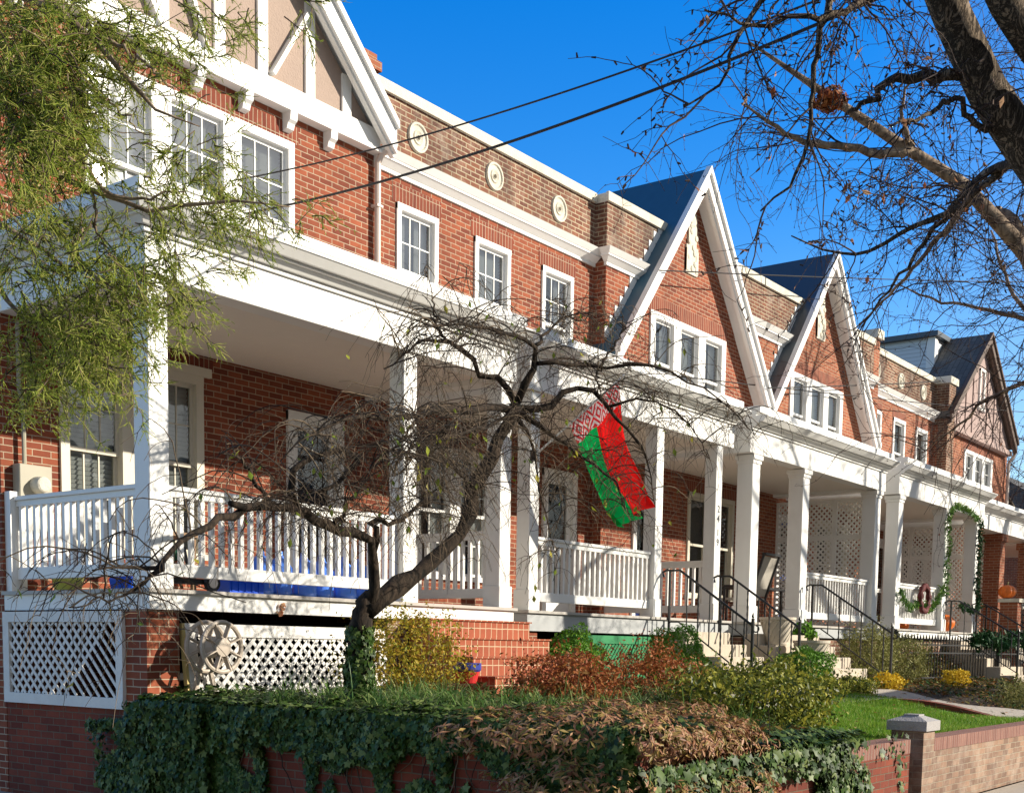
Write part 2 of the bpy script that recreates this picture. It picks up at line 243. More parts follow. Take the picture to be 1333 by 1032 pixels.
# ------------------------------------------------------------------ mesh helpers
def xyz(o): return o.matrix_world.translation
WL = {}                                  # world locations of empties / parts
class MB:
    def __init__(s): s.v = []; s.f = []; s.mi = []
    def add(s, vs, fs, mi=0):
        k = len(s.v); s.v.extend([tuple(map(float, p)) for p in vs]); s.f.extend([tuple(i+k for i in f) for f in fs]); s.mi.extend([mi]*len(fs)); return s
    def box(s, x0, x1, y0, y1, z0, z1, mi=0):
        return s.frus(x0, x1, y0, y1, z0, x0, x1, y0, y1, z1, mi)
    def frus(s, a0, a1, b0, b1, z0, c0, c1, d0, d1, z1, mi=0):
        return s.add([(a0, b0, z0), (a1, b0, z0), (a1, b1, z0), (a0, b1, z0), (c0, d0, z1), (c1, d0, z1), (c1, d1, z1), (c0, d1, z1)],
                     [(0, 3, 2, 1), (4, 5, 6, 7), (0, 1, 5, 4), (1, 2, 6, 5), (2, 3, 7, 6), (3, 0, 4, 7)], mi)
    def prY(s, poly, y0, y1, mi=0):      # polygon in XZ (counter-clockwise seen from -Y) extruded along Y
        n = len(poly)
        vs = [(x, y0, z) for x, z in poly]+[(x, y1, z) for x, z in poly]
        fs = [tuple(range(n)), tuple(range(2*n-1, n-1, -1))]+[(i, i+n, (i+1) % n+n, (i+1) % n) for i in range(n)]
        return s.add(vs, fs, mi)
    def prX(s, poly, x0, x1, mi=0):
        n = len(poly)
        vs = [(x0, y, z) for y, z in poly]+[(x1, y, z) for y, z in poly]
        return s.add(vs, [tuple(range(n)), tuple(range(2*n-1, n-1, -1))]+[(i, i+n, (i+1) % n+n, (i+1) % n) for i in range(n)], mi)
    def bar(s, p, q, w, h=None, mi=0, up=(0, 0, 1)):
        p = np.array(p, float); q = np.array(q, float); h = h or w; d = q-p; d /= np.linalg.norm(d)
        u = np.array(up, float)
        if abs(d@u) > 0.97: u = np.array([1.0, 0, 0])
        a = np.cross(d, u); a /= np.linalg.norm(a); c = np.cross(a, d)
        vs = [e+a*i*w/2+c*j*h/2 for e in (p, q) for i, j in ((-1, -1), (1, -1), (1, 1), (-1, 1))]
        return s.add(vs, [(0, 1, 2, 3), (7, 6, 5, 4), (0, 4, 5, 1), (1, 5, 6, 2), (2, 6, 7, 3), (3, 7, 4, 0)], mi)
    def tube(s, pts, rad, n=8, mi=0, caps=True):
        pts = np.array(pts, float); m = len(pts); rad = [rad]*m if np.isscalar(rad) else rad
        t = np.gradient(pts, axis=0); t /= np.linalg.norm(t, axis=1)[:, None]+1e-9
        a = np.cross(t[0], (0, 0, 1.0));
        if np.linalg.norm(a) < 0.1: a = np.array([1.0, 0, 0])
        a /= np.linalg.norm(a); vs = []
        for i in range(m):
            a = a-t[i]*(a@t[i]); a /= np.linalg.norm(a)+1e-9; c = np.cross(t[i], a)
            for k in range(n):
                g = 2*math.pi*k/n; vs.append(pts[i]+(a*math.cos(g)+c*math.sin(g))*rad[i])
        fs = [(i*n+k, i*n+(k+1) % n, (i+1)*n+(k+1) % n, (i+1)*n+k) for i in range(m-1) for k in range(n)]
        if caps: fs += [tuple(range(n-1, -1, -1)), tuple(range((m-1)*n, m*n))]
        return s.add(vs, fs, mi)
    def lathe(s, prof, c, n=20, mi=0, lobes=0, la=0.0, axis='z'):
        vs = []
        for r, z in prof:
            for k in range(n):
                g = 2*math.pi*k/n; rr = r*(1+la*(abs(math.cos(g*lobes/2))-1)) if lobes else r
                x, y = rr*math.cos(g), rr*math.sin(g)
                vs.append((c[0]+x, c[1]+y, c[2]+z) if axis == 'z' else (c[0]+x, c[1]+z, c[2]+y))
        m = len(prof)
        fs = [(i*n+k, i*n+(k+1) % n, (i+1)*n+(k+1) % n, (i+1)*n+k) for i in range(m-1) for k in range(n)]
        fs += [tuple(range(n-1, -1, -1)), tuple(range((m-1)*n, m*n))]
        return s.add(vs, fs, mi)
    def build(s, name, mats, parent=None, smooth=False, bevel=0.0):
        if not isinstance(mats, (list, tuple)): mats = [mats]
        me = bpy.data.meshes.new(name); V = np.array(s.v)
        lo, hi = V.min(0), V.max(0); base = np.array([(lo[0]+hi[0])/2, (lo[1]+hi[1])/2, lo[2]])
        me.from_pydata([tuple(p) for p in V-base], [], s.f); me.update()
        for mm in mats: me.materials.append(M[mm] if isinstance(mm, str) else mm)
        if len(mats) > 1: me.polygons.foreach_set('material_index', s.mi)
        if smooth: me.polygons.foreach_set('use_smooth', [True]*len(me.polygons))
        return link(name, me, base, parent, bevel)
def link(name, me, base, parent=None, bevel=0.0):
    o = bpy.data.objects.new(name, me); COL.objects.link(o)
    pw = WL.get(parent.name, np.zeros(3)) if parent else np.zeros(3)
    o.location = base-pw
    if parent: o.parent = parent
    WL[o.name] = np.array(base, float)
    if bevel > 0:
        md = o.modifiers.new('edge', 'BEVEL'); md.width = bevel; md.segments = 1; md.limit_method = 'ANGLE'; md.angle_limit = math.radians(50)
    return o
def raw(name, V, F, mat, parent=None, uv=None, base=None):      # numpy mesh, F is (n,k)
    V = np.asarray(V, dtype=np.float64); F = np.asarray(F, dtype=np.int32); k = F.shape[1]
    if base is None:
        lo, hi = V.min(0), V.max(0); base = np.array([(lo[0]+hi[0])/2, (lo[1]+hi[1])/2, lo[2]])
    me = bpy.data.meshes.new(name)
    me.vertices.add(len(V)); me.vertices.foreach_set('co', (V-base).astype(np.float32).ravel())
    me.loops.add(F.size); me.loops.foreach_set('vertex_index', F.ravel())
    me.polygons.add(len(F)); me.polygons.foreach_set('loop_start', np.arange(0, F.size, k, dtype=np.int32))
    me.polygons.foreach_set('loop_total', np.full(len(F), k, dtype=np.int32))
    me.update(calc_edges=True); me.validate()
    me.materials.append(M[mat] if isinstance(mat, str) else mat)
    return link(name, me, base, parent)
def tag(o, label=None, cat=None, group=None, kind=None):
    if label: o['label'] = label
    if cat: o['category'] = cat
    if group: o['group'] = group
    if kind: o['kind'] = kind
    return o
def thing(name, loc, label, cat, group=None):
    o = bpy.data.objects.new(name, None); COL.objects.link(o); o.empty_display_size = 0.2
    o.location = loc; WL[o.name] = np.array(loc, float)
    return tag(o, label, cat, group)
def dupe(src, name, pos, parent=None):      # copy of one mesh object sharing its mesh
    o = src.copy(); o.name = name; COL.objects.link(o)
    pw = WL.get(parent.name, np.zeros(3)) if parent else np.zeros(3)
    o.parent = parent; o.location = np.array(pos)-pw; WL[o.name] = np.array(pos, float); return o
def dupe_tree(root, off):
    r = root.copy(); COL.objects.link(r); r.location = np.array(root.location)+np.array(off); WL[r.name] = WL[root.name]+np.array(off)
    for ch in root.children:
        c = ch.copy(); COL.objects.link(c); c.parent = r; WL[c.name] = WL[ch.name]+np.array(off)
        for g in ch.children:
            d = g.copy(); COL.objects.link(d); d.parent = c
    return r
# leaf instancing
def basis(nrm, up):
    n = nrm/(np.linalg.norm(nrm, axis=1)[:, None]+1e-9)
    a = np.cross(up, n); a /= np.linalg.norm(a, axis=1)[:, None]+1e-9
    c = np.cross(n, a); return a, c, n
def inst(tv, tf, P, nrm, up, size):
    tv = np.asarray(tv, float); tf = np.asarray(tf); a, c, n = basis(nrm, up)
    size = np.broadcast_to(size, (len(P),))
    V = P[:, None, :]+(a[:, None, :]*tv[None, :, 0:1]+c[:, None, :]*tv[None, :, 1:2]+n[:, None, :]*tv[None, :, 2:3])*size[:, None, None]
    F = tf[None]+(np.arange(len(P))*len(tv))[:, None, None]
    return V.reshape(-1, 3), F.reshape(-1, tf.shape[1])
def rdir(n): v = rng.normal(size=(n, 3)); return v/np.linalg.norm(v, axis=1)[:, None]
LEAF = ([(0, -0.5, 0), (0.26, 0.0, 0.06), (0, 0.55, -0.05), (-0.26, 0.0, 0.06)], [(0, 1, 2), (0, 2, 3)])
NARROW = ([(0, -0.5, 0), (0.15, 0.0, 0.03), (0, 0.6, -0.06), (-0.15, 0.0, 0.03)], [(0, 1, 2), (0, 2, 3)])
_iv = [(0, -0.05)]+[(r*math.sin(g), r*math.cos(g)) for g, r in [(math.radians(36*k), (0.62 if k == 0 else 0.55) if k % 2 == 0 and k != 5 else 0.33) for k in range(10)]]
_iv[6] = (0, -0.28)
IVY = ([(x, y, -0.12*math.hypot(x, y)) for x, y in _iv], [(0, 1+(k+1) % 10, 1+k) for k in range(10)])
def tubes(P, R, sides=3):                 # P (N,n,3), R (N,n)
    Nn, n, _ = P.shape
    t = np.gradient(P, axis=1); t /= np.linalg.norm(t, axis=2)[..., None]+1e-9
    ref = np.zeros_like(t); ref[..., 0] = 0.31; ref[..., 1] = 0.75; ref[..., 2] = 0.2
    a = np.cross(t, ref); a /= np.linalg.norm(a, axis=2)[..., None]+1e-9; c = np.cross(t, a)
    g = 2*np.pi*np.arange(sides)/sides
    V = P[:, :, None, :]+(a[:, :, None, :]*np.cos(g)[None, None, :, None]+c[:, :, None, :]*np.sin(g)[None, None, :, None])*R[:, :, None, None]
    i = np.arange(n-1)[:, None]; k = np.arange(sides)[None, :]
    f = np.stack([i*sides+k, i*sides+(k+1) % sides, (i+1)*sides+(k+1) % sides, (i+1)*sides+k], axis=-1).reshape(-1, 4)
    F = f[None]+(np.arange(Nn)*n*sides)[:, None, None]
    return V.reshape(-1, 3), F.reshape(-1, 4)
def join(parts):
    vs, fs, k = [], [], 0
    for V, F in parts: vs.append(V); fs.append(F+k); k += len(V)
    return np.concatenate(vs), np.concatenate(fs)
def walk(P0, D0, Ln, n=7, wob=0.25, grav=0.0, up=0.0):      # batch random walks (N,n,3)
    Nn = len(P0); P = np.zeros((Nn, n, 3)); P[:, 0] = P0; D = D0/np.linalg.norm(D0, axis=1)[:, None]
    st = (Ln/(n-1))[:, None]
    for i in range(1, n):
        P[:, i] = P[:, i-1]+D*st
        D = D+rng.normal(size=(Nn, 3))*wob; D[:, 2] += -grav+up; D /= np.linalg.norm(D, axis=1)[:, None]
    return P
def resample(pts, rad, m):
    pts = np.array(pts, float); rad = np.array(rad, float)
    s = np.concatenate([[0], np.cumsum(np.linalg.norm(np.diff(pts, axis=0), axis=1))])
    # smooth (Catmull-Rom like) via cubic interpolation of each axis
    q = np.linspace(0, s[-1], m); out = np.zeros((m, 3))
    tan = np.gradient(pts, s, axis=0)
    for j, x in enumerate(q):
        i = min(max(np.searchsorted(s, x)-1, 0), len(s)-2); h = s[i+1]-s[i]; t = (x-s[i])/h
        out[j] = (2*t**3-3*t**2+1)*pts[i]+(t**3-2*t**2+t)*h*tan[i]+(-2*t**3+3*t**2)*pts[i+1]+(t**3-t**2)*h*tan[i+1]
    return out, np.interp(q, s, rad)
# ------------------------------------------------------------------ setting
def struct(name, mb, mat): return tag(mb.build(name, mat), kind='structure')
struct('ground', MB().box(-400, 500, -400, 500, -1.95, -1.74), 'groundm')
struct('road', MB().box(-60, 200, -9, 1.0, -1.78, -1.72), 'asphalt')
struct('kerb', MB().box(-60, 200, 1.0, 1.16, -1.78, -1.588), 'pave')
struct('verge', MB().box(-60, 200, 1.16, 2.4, -1.78, -1.60), 'soil')
sw = MB()
for i in range(60): sw.box(-20+i*1.5, -20+i*1.5+1.49, 2.4, 4.26, -1.78, -1.592)
struct('pavement', sw, 'pave')
struct('alley', MB().box(2.5, 6.98, 4.262, 40, -1.75, -1.53), 'pave')
def gz(x, y):                              # garden surface height
    t = min(max((y-4.5)/3.2, 0), 1); t = t*t*(3-2*t)
    front = -0.62 if x < 9 else (-0.62-0.30*min((x-9)/2.5, 1))
    return front*(1-t)+(-0.52-0.1*min(max((x-12)/6, 0), 1))*t + 0.03*math.sin(x*2.1+y*3.3)
xs = np.linspace(7.2, 42, 120); ys = np.linspace(4.5, 9.6, 26)
V = [(x, y, gz(x, y)) for x in xs for y in ys]; ny = len(ys)
F = [(i*ny+j, (i+1)*ny+j, (i+1)*ny+j+1, i*ny+j+1) for i in range(len(xs)-1) for j in range(ny-1)]
tag(raw('garden_ground', V, F, 'soil'), kind='structure')
# ------------------------------------------------------------------ houses
YW = 11.61
def wall(mb, x0, x1, z0, z1, y, holes, th=0.28, mi=0):
    xs = sorted({x0, x1}|{h[0] for h in holes}|{h[1] for h in holes}); zs = sorted({z0, z1}|{h[2] for h in holes}|{h[3] for h in holes})
    for a, b_ in zip(xs, xs[1:]):
        for c, d in zip(zs, zs[1:]):
            mx, mz = (a+b_)/2, (c+d)/2
            if mx < x0 or mx > x1 or mz < z0 or mz > z1: continue
            if any(h[0] < mx < h[1] and h[2] < mz < h[3] for h in holes): continue
            mb.add([(a, y, c), (b_, y, c), (b_, y, d), (a, y, d)], [(0, 1, 2, 3)], mi)
            mb.add([(a, y+th, c), (b_, y+th, c), (b_, y+th, d), (a, y+th, d)], [(3, 2, 1, 0)], mi)
    for h in holes:
        a, b_, c, d = h
        mb.add([(a, y, c), (b_, y, c), (b_, y, d), (a, y, d), (a, y+th, c), (b_, y+th, c), (b_, y+th, d), (a, y+th, d)],
               [(0, 4, 5, 1), (1, 5, 6, 2), (2, 6, 7, 3), (3, 7, 4, 0)], mi)
    mb.add([(x0, y, z0), (x1, y, z0), (x1, y, z1), (x0, y, z1), (x0, y+th, z0), (x1, y+th, z0), (x1, y+th, z1), (x0, y+th, z1)],
           [(0, 4, 7, 3), (1, 2, 6, 5), (3, 7, 6, 2)], mi)
def window(par, x0, x1, z0, z1, y, up=(3, 2), low=(3, 2), back='blind', trim=0.07, glass='glass', mat='white', blind_z=0.0, name='window'):
    """double hung window filling the opening: frame with trim and sashes > pane, blind"""
    f = MB(); t = trim
    f.box(x0-0.004, x0+t, y-0.03, y+0.10, z0, z1); f.box(x1-t, x1+0.004, y-0.03, y+0.10, z0, z1)
    f.box(x0-0.004, x1+0.004, y-0.034, y+0.10, z1-t, z1+0.004); f.box(x0-0.03, x1+0.03, y-0.05, y+0.12, z0-0.05, z0+0.02)
    zm = (z0+z1)/2; a, b_ = x0+t, x1-t; s = 0.045
    for (c, d, yy, mu) in ((zm-0.02, z1-t, y+0.03, up), (z0+0.02, zm+0.025, y+0.065, low)):
        f.box(a, a+s, yy, yy+0.03, c, d); f.box(b_-s, b_, yy, yy+0.03, c, d)
        f.box(a+s, b_-s, yy, yy+0.03, c, c+s); f.box(a+s, b_-s, yy, yy+0.03, d-s, d)
        nx, nz = mu
        for i in range(1, nx): xx = a+s+(b_-a-2*s)*i/nx; f.box(xx-0.008, xx+0.008, yy+0.006, yy+0.024, c+s, d-s)
        for i in range(1, nz): zz = c+s+(d-c-2*s)*i/nz; f.box(a+s, b_-s, yy+0.008, yy+0.022, zz-0.008, zz+0.008)
    fo = f.build(name, mat, par)
    p = MB()
    for (c, d, yy) in ((zm, z1-t-0.02, y+0.045), (z0+0.04, zm, y+0.08)):
        tl = (0.0098, 0.0358) if name == 'window' and abs(x0-8.0) < 1e-6 and z0 > 4 and yy > y+0.06 else (0, 0)      # tilt added so this lower pane throws the sun's glint to the eye
        pl_ = lambda X, Z: yy-(X-(a+b_)/2)*tl[0]+(Z-(c+d)/2)*tl[1]
        p.add([(a+.02, pl_(a, c), c), (b_-.02, pl_(b_, c), c), (b_-.02, pl_(b_, d), d), (a+.02, pl_(a, d), d)], [(0, 1, 2, 3)])
    p.build('pane', glass, fo)
    if back == 'blind':
        q = MB(); zz = z1-t; zb = z0+blind_z*(z1-z0)
        while zz > zb: q.add([(a, y+0.13, zz), (b_, y+0.13, zz), (b_, y+0.15, zz-0.042), (a, y+0.15, zz-0.042)], [(3, 2, 1, 0)]); zz -= 0.048
        q.build('blind', 'blind', fo)
    elif back == 'curtain':
        q = MB(); k = 24; w = (b_-a)*0.36
        for side in (0, 1):
            for i in range(k//2):
                u0 = a+w*i/(k//2) if not side else b_-w+w*i/(k//2); u1 = u0+w/(k//2)
                q.add([(u0, y+0.14+0.015*(i % 2), z0+.05), (u1, y+0.14+0.015*((i+1) % 2), z0+.05), (u1, y+0.14+0.015*((i+1) % 2), z1-t), (u0, y+0.14+0.015*(i % 2), z1-t)], [(0, 1, 2, 3)])
        q.build('curtain', 'curtain', fo)
    return fo
def door(par, x0, x1, z0, z1, y, leafm='white', glass='glass_dark', storm=True):
    f = MB(); t = 0.11
    f.box(x0, x0+t, y-0.04, y+0.1, z0, z1); f.box(x1-t, x1, y-0.04, y+0.1, z0, z1); f.box(x0, x1, y-0.045, y+0.1, z1-t, z1+0.004)
    fo = f.build('door_frame', 'white', par)
    a, b_ = x0+t, x1-t; d = MB(); s = 0.10
    d.box(a, a+s, y+0.02, y+0.06, z0, z1-t); d.box(b_-s, b_, y+0.02, y+0.06, z0, z1-t)
    d.box(a+s, b_-s, y+0.02, y+0.06, z0, z0+0.28); d.box(a+s, b_-s, y+0.02, y+0.06, z1-t-s, z1-t); d.box(a+s, b_-s, y+0.022, y+0.058, z0+1.0, z0+1.1)
    do = d.build('door', leafm, par)
    MB().add([(a+s, y+0.04, z0+0.28), (b_-s, y+0.04, z0+0.28), (b_-s, y+0.04, z1-t-s), (a+s, y+0.04, z1-t-s)], [(0, 1, 2, 3)]).build('pane', glass, do)
    MB().lathe([(0.0, 0), (0.022, 0.005), (0.028, 0.03), (0.01, 0.05), (0.01, 0.06)], (b_-0.05, y-0.04, z0+1.0), 10, axis='y').build('handle', 'iron', do)
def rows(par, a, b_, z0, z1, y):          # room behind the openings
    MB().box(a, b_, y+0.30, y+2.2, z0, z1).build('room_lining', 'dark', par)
def column(par, x, y, w, z0, z1, cap=False, mat='white', name='porch_column'):
    c = MB(); c.box(x, x+w, y, y+w, z0+0.26, z1); c.box(x-0.02, x+w+0.02, y-0.02, y+w+0.02, z0, z0+0.26)
    if cap: c.box(x-0.015, x+w+0.015, y-0.015, y+w+0.015, z1-0.14, z1-0.002); c.box(x-0.035, x+w+0.035, y-0.035, y+w+0.035, z1-0.08, z1-0.004)
    return c.build(name, mat, par, bevel=0.006)
def railing(par, p, q, zd, sp=0.125, bw=0.042, mat='white', ht=0.93):
    p = np.array(p, float); q = np.array(q, float); ax = 0 if abs(q[0]-p[0]) > abs(q[1]-p[1]) else 1
    r = MB()
    def seg(w, a, b_):
        if ax == 0: r.box(min(p[0], q[0]), max(p[0], q[0]), p[1]-w/2, p[1]+w/2, zd+a, zd+b_)
        else: r.box(p[0]-w/2, p[0]+w/2, min(p[1], q[1]), max(p[1], q[1]), zd+a, zd+b_)
    seg(0.10, ht-0.04, ht); seg(0.055, ht-0.10, ht-0.04); seg(0.06, 0.12, 0.235)
    ro = r.build('porch_railing', mat, par, bevel=0.004)
    n = max(2, int(round(np.linalg.norm(q-p)/sp))); first = None
    for i in range(n):
        c = p+(q-p)*(i+0.5)/n
        if first is None: first = MB().box(c[0]-bw/2, c[0]+bw/2, c[1]-bw/2, c[1]+bw/2, zd+0.236, zd+ht-0.101).build('baluster', mat, ro)
        else: dupe(first, 'baluster', (c[0], c[1], zd+0.236), ro)
    return ro
def porch_roof(par, x0, x1, yf, zb=3.15, zt=3.86, pl=0.0, pr=0.0, lb=True, rb=True, ceil='ceiling', s=1.0):
    """beam, stepped cornice and flat roof; pl / pr say whether the cornice returns at that end"""
    e = MB()
    e.box(x0, x1, yf, yf+0.24, zb, zb+0.35)
    if lb: e.box(x0, x0+0.22, yf+0.24, YW-0.003, zb-0.0, zb+0.35)
    if rb: e.box(x1-0.22, x1, yf+0.24, YW-0.003, zb-0.0, zb+0.35)
    e.build('porch_beam', 'white', par, bevel=0.005)
    MB().box(x0+0.22, x1-0.22, yf+0.24, YW-0.004, zb+0.06, zb+0.12).build('porch_ceiling', ceil, par)
    c = MB(); H = (zt-zb-0.35)
    st = [(0.35, 0.03, 0.03, 0.06), (0.41, 0.07, 0.12, 0.07), (0.48, 0.15, 0.15, 0.03), (0.51, 0.20, 0.27, 0.10), (0.61, 0.28, 0.28, 0.035)]
    for (z, o0, o1, h) in st:
        k = H/0.51
        za = zb+0.35+(z-0.35)*k; zc = za+h*k
        c.frus(x0-o0*pl, x1+o0*pr, yf-o0, YW-0.003, za, x0-o1*pl, x1+o1*pr, yf-o1, YW-0.003, zc)
    z = zb+0.35+(0.645-0.35)*H/0.51
    c.box(x0-0.10*pl, x1+0.10*pr, yf-0.08, YW-0.003, z, zt-0.10); c.box(x0-0.16*pl, x1+0.16*pr, yf-0.15, YW-0.003, zt-0.10, zt)
    c.build('porch_cornice', 'white', par, bevel=0.004)
def deck(par, x0, x1, yf, zt=0.47, fas='white', fz=0.16):
    MB().box(x0-0.03, x1+0.03, yf-0.04, YW-0.004, zt-0.035, zt).build('porch_floor', 'deckboard', par)
    f = MB(); f.box(x0, x1, yf, yf+0.04, zt-0.035-fz, zt-0.036); f.box(x0, x0+0.04, yf+0.04, YW-0.01, zt-0.035-fz, zt-0.036); f.box(x1-0.04, x1, yf+0.04, YW-0.01, zt-0.035-fz, zt-0.036)
    f.build('porch_fascia', fas, par)
def lattice(par, x0, x1, z0, z1, y, fr=0.09, sp=0.105, w=0.032, mat='white_old', axis='x', lean=0.0, name='lattice_panel', edge=None, skip=None, one=False):
    """framed panel of crossed laths; axis 'x': in plane Y=y ; axis 'y': in plane X=y"""
    def T(u, v, d):
        d = d+lean*(1-(v-z0)/(z1-z0))*-1
        return (u, y+d, v) if axis == 'x' else (y+d, u, v)
    f = MB()
    def bx(u0, u1, v0, v1, d0, d1, mi=0):
        P = [T(u, v, d) for d in (d0, d1) for u, v in ((u0, v0), (u1, v0), (u1, v1), (u0, v1))]
        f.add(P, [(0, 1, 2, 3), (7, 6, 5, 4), (0, 4, 5, 1), (1, 5, 6, 2), (2, 6, 7, 3), (3, 7, 4, 0)], mi)
    bx(x0, x1, z1-fr, z1, -0.02, 0.02); bx(x0, x1, z0, z0+fr, -0.02, 0.02); bx(x0, x0+fr, z0+fr, z1-fr, -0.019, 0.02); bx(x1-fr, x1, z0+fr, z1-fr, -0.019, 0.02)
    if edge: bx(x0-0.03, x0-0.001, z0, z1, -0.02, 0.03, 1)
    a, b_, c, d = x0+fr, x1-fr, z0+fr, z1-fr; H = d-c
    g = MB()
    for sgn in ((1,) if one else (1, -1)):
        u = a-H
        while u < b_:
            # lath from (u,c) to (u+H,d) clipped to a..b_
            lo, hi = max(u, a), min(u+H, b_)
            if hi-lo > 0.03:
                p0, p1 = (lo, c+(lo-u)), (hi, c+(hi-u))
                if sgn < 0: p0, p1 = (lo, d-(lo-u)), (hi, d-(hi-u))
                if skip and sgn < 0 and skip((p0[0]+p1[0])/2):
                    u += sp*1.414; continue
                k = w*0.7; dd = -0.006 if sgn > 0 else 0.004
                q = [T(p0[0]-k*0.5, p0[1]+sgn*k*0.5, dd), T(p0[0]+k*0.5, p0[1]-sgn*k*0.5, dd), T(p1[0]+k*0.5, p1[1]-sgn*k*0.5, dd), T(p1[0]-k*0.5, p1[1]+sgn*k*0.5, dd)]
                q2 = [T(p0[0]-k*0.5, p0[1]+sgn*k*0.5, dd+0.008), T(p0[0]+k*0.5, p0[1]-sgn*k*0.5, dd+0.008), T(p1[0]+k*0.5, p1[1]-sgn*k*0.5, dd+0.008), T(p1[0]-k*0.5, p1[1]+sgn*k*0.5, dd+0.008)]
                g.add(q+q2, [(0, 1, 2, 3), (7, 6, 5, 4), (0, 4, 5, 1), (1, 5, 6, 2), (2, 6, 7, 3), (3, 7, 4, 0)])
            u += sp*1.414
    fo = f.build(name, [mat, 'ygold'] if edge else mat, par)
    g.build('laths', mat, fo)
    return fo
def pcornice(par, x0, x1, y, z0=6.12, z1=6.35, left=False):
    c = MB(); l = 1 if left else 0
    c.frus(x0-0.03*l, x1, y-0.03, y+0.02, z0, x0-0.03*l, x1, y-0.03, y+0.02, z0+0.05)
    c.frus(x0-0.04*l, x1, y-0.04, y+0.02, z0+0.05, x0-0.12*l, x1, y-0.12, y+0.02, z0+0.12)
    c.box(x0-0.13*l, x1, y-0.13, y+0.02, z0+0.12, z0+0.15); c.frus(x0-0.13*l, x1, y-0.14, y+0.02, z0+0.15, x0-0.20*l, x1, y-0.20, y+0.02, z1)
    c.build('cornice', 'white', par)
def medallion(par, x, z, y, r=0.2):
    c = MB().lathe([(0.02, 0.03), (0.03, -0.03), (0.05, -0.012), (0.085, -0.03), (0.10, -0.012), (0.15, -0.015), (0.165, -0.035), (0.19, -0.035), (0.20, 0.01)][::-1], (x, y, z), 28, axis='y')
    c.build('medallion', 'stone', par)
def gable_roof(par, xc, zt, hw, slope, yr, back, mat, rakem='white', bw=0.30, thick=0.10, zlo=None, name='gable_roof'):
    """steep roof slab with rake boards; apex (xc, zt), half width hw at the eaves, yr front plane"""
    dz = hw*slope; ln = math.hypot(1, slope); nx, nz = slope/ln, 1/ln
    for sg in (-1, 1):
        a = (xc, zt); b_ = (xc+sg*hw, zt-dz); t = thick
        poly = [a, b_, (b_[0]-sg*nx*t*0, b_[1]-t*ln), (a[0], a[1]-t*ln)]
        if sg > 0: poly = poly[::-1]
        MB().prY(poly, yr+0.05, back).build(name, mat, par)
        # rake board with a stepped moulding
        v = bw*ln
        def strip(o0, o1, y0, y1, mm):
            pp = [(xc, zt-o0*ln+0.02), (b_[0]+sg*0.0, b_[1]-o0*ln+0.02), (b_[0], b_[1]-o1*ln+0.02), (xc, zt-o1*ln+0.02)]
            if sg > 0: pp = pp[::-1]
            return MB().prY(pp, y0, y1).build('rake_board', mm, par)
        strip(-0.015, 0.05, yr-0.05, yr+0.06, rakem)
        strip(0.051, bw, yr, yr+0.05, rakem)
        strip(0.111, bw+0.03, yr+0.051, yr+0.12, rakem)
        strip(0.105, 0.135, yr+0.06, yr+0.50, rakem)
GRP = 'brick row houses along the street'
def body(h, x0, x1, side=False):
    b_ = MB(); b_.box(x0+0.002, x1-0.002, YW+0.31, 22, 6.55, 6.75)
    b_.build('flat_roof', 'slate', h)
# ---- house 1 : half-timbered gable, corner house
h = thing('row_house', (9.65, 16, -1.6), 'corner brick row house with half-timbered gable and wide white porch at the left', 'house', GRP)
w = MB(); wins = [(7.66, 8.5, 0.98, 2.98), (8.65, 9.49, 0.98, 2.98), (10.77, 11.73, 0.47, 2.82), (8.0, 10.89, 4.05, 5.95)]
wall(w, 7.0, 12.3, -1.6, 6.6, YW, wins); w.build('wall', 'brick', h)
MB().box(7.0, 7.28, YW+0.281, 22, -1.6, 6.9).build('side_wall', 'brick', h)
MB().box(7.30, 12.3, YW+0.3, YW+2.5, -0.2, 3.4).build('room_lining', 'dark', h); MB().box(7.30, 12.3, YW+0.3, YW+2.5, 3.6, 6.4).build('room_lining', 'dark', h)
body(h, 7.28, 12.3)
for k, (a, b_) in enumerate(((8.0, 8.92), (9.0, 9.9), (9.98, 10.89))): window(h, a, b_, 4.05, 5.95, YW, (3, 2), (3, 2), 'blind', 0.09)
for a in (8.92, 9.9): MB().box(a, a+0.08, YW-0.028, YW+0.1, 4.05, 5.95).build('window_mullion', 'white', h)
for a, b_ in ((7.66, 8.5), (8.65, 9.49)): window(h, a, b_, 0.98, 2.98, YW, (3, 2), (3, 2), 'blind', 0.10, 'glass_dark', 'cream')
MB().box(8.5, 8.65, YW-0.02, YW+0.2, 0.98, 2.98).build('window_mullion', 'cream', h)
MB().box(7.56, 9.6, YW-0.045, YW+0.02, 2.981, 3.08).build('window_head', 'cream', h)
MB().box(7.5, 9.65, YW-0.006, YW+0.05, 3.081, 3.30).build('soldier_course', 'soldier', h)
MB().box(7.9, 10.98, YW-0.006, YW+0.05, 5.956, 6.16).build('soldier_course', 'soldier', h)
door(h, 10.77, 11.73, 0.47, 2.82, YW)
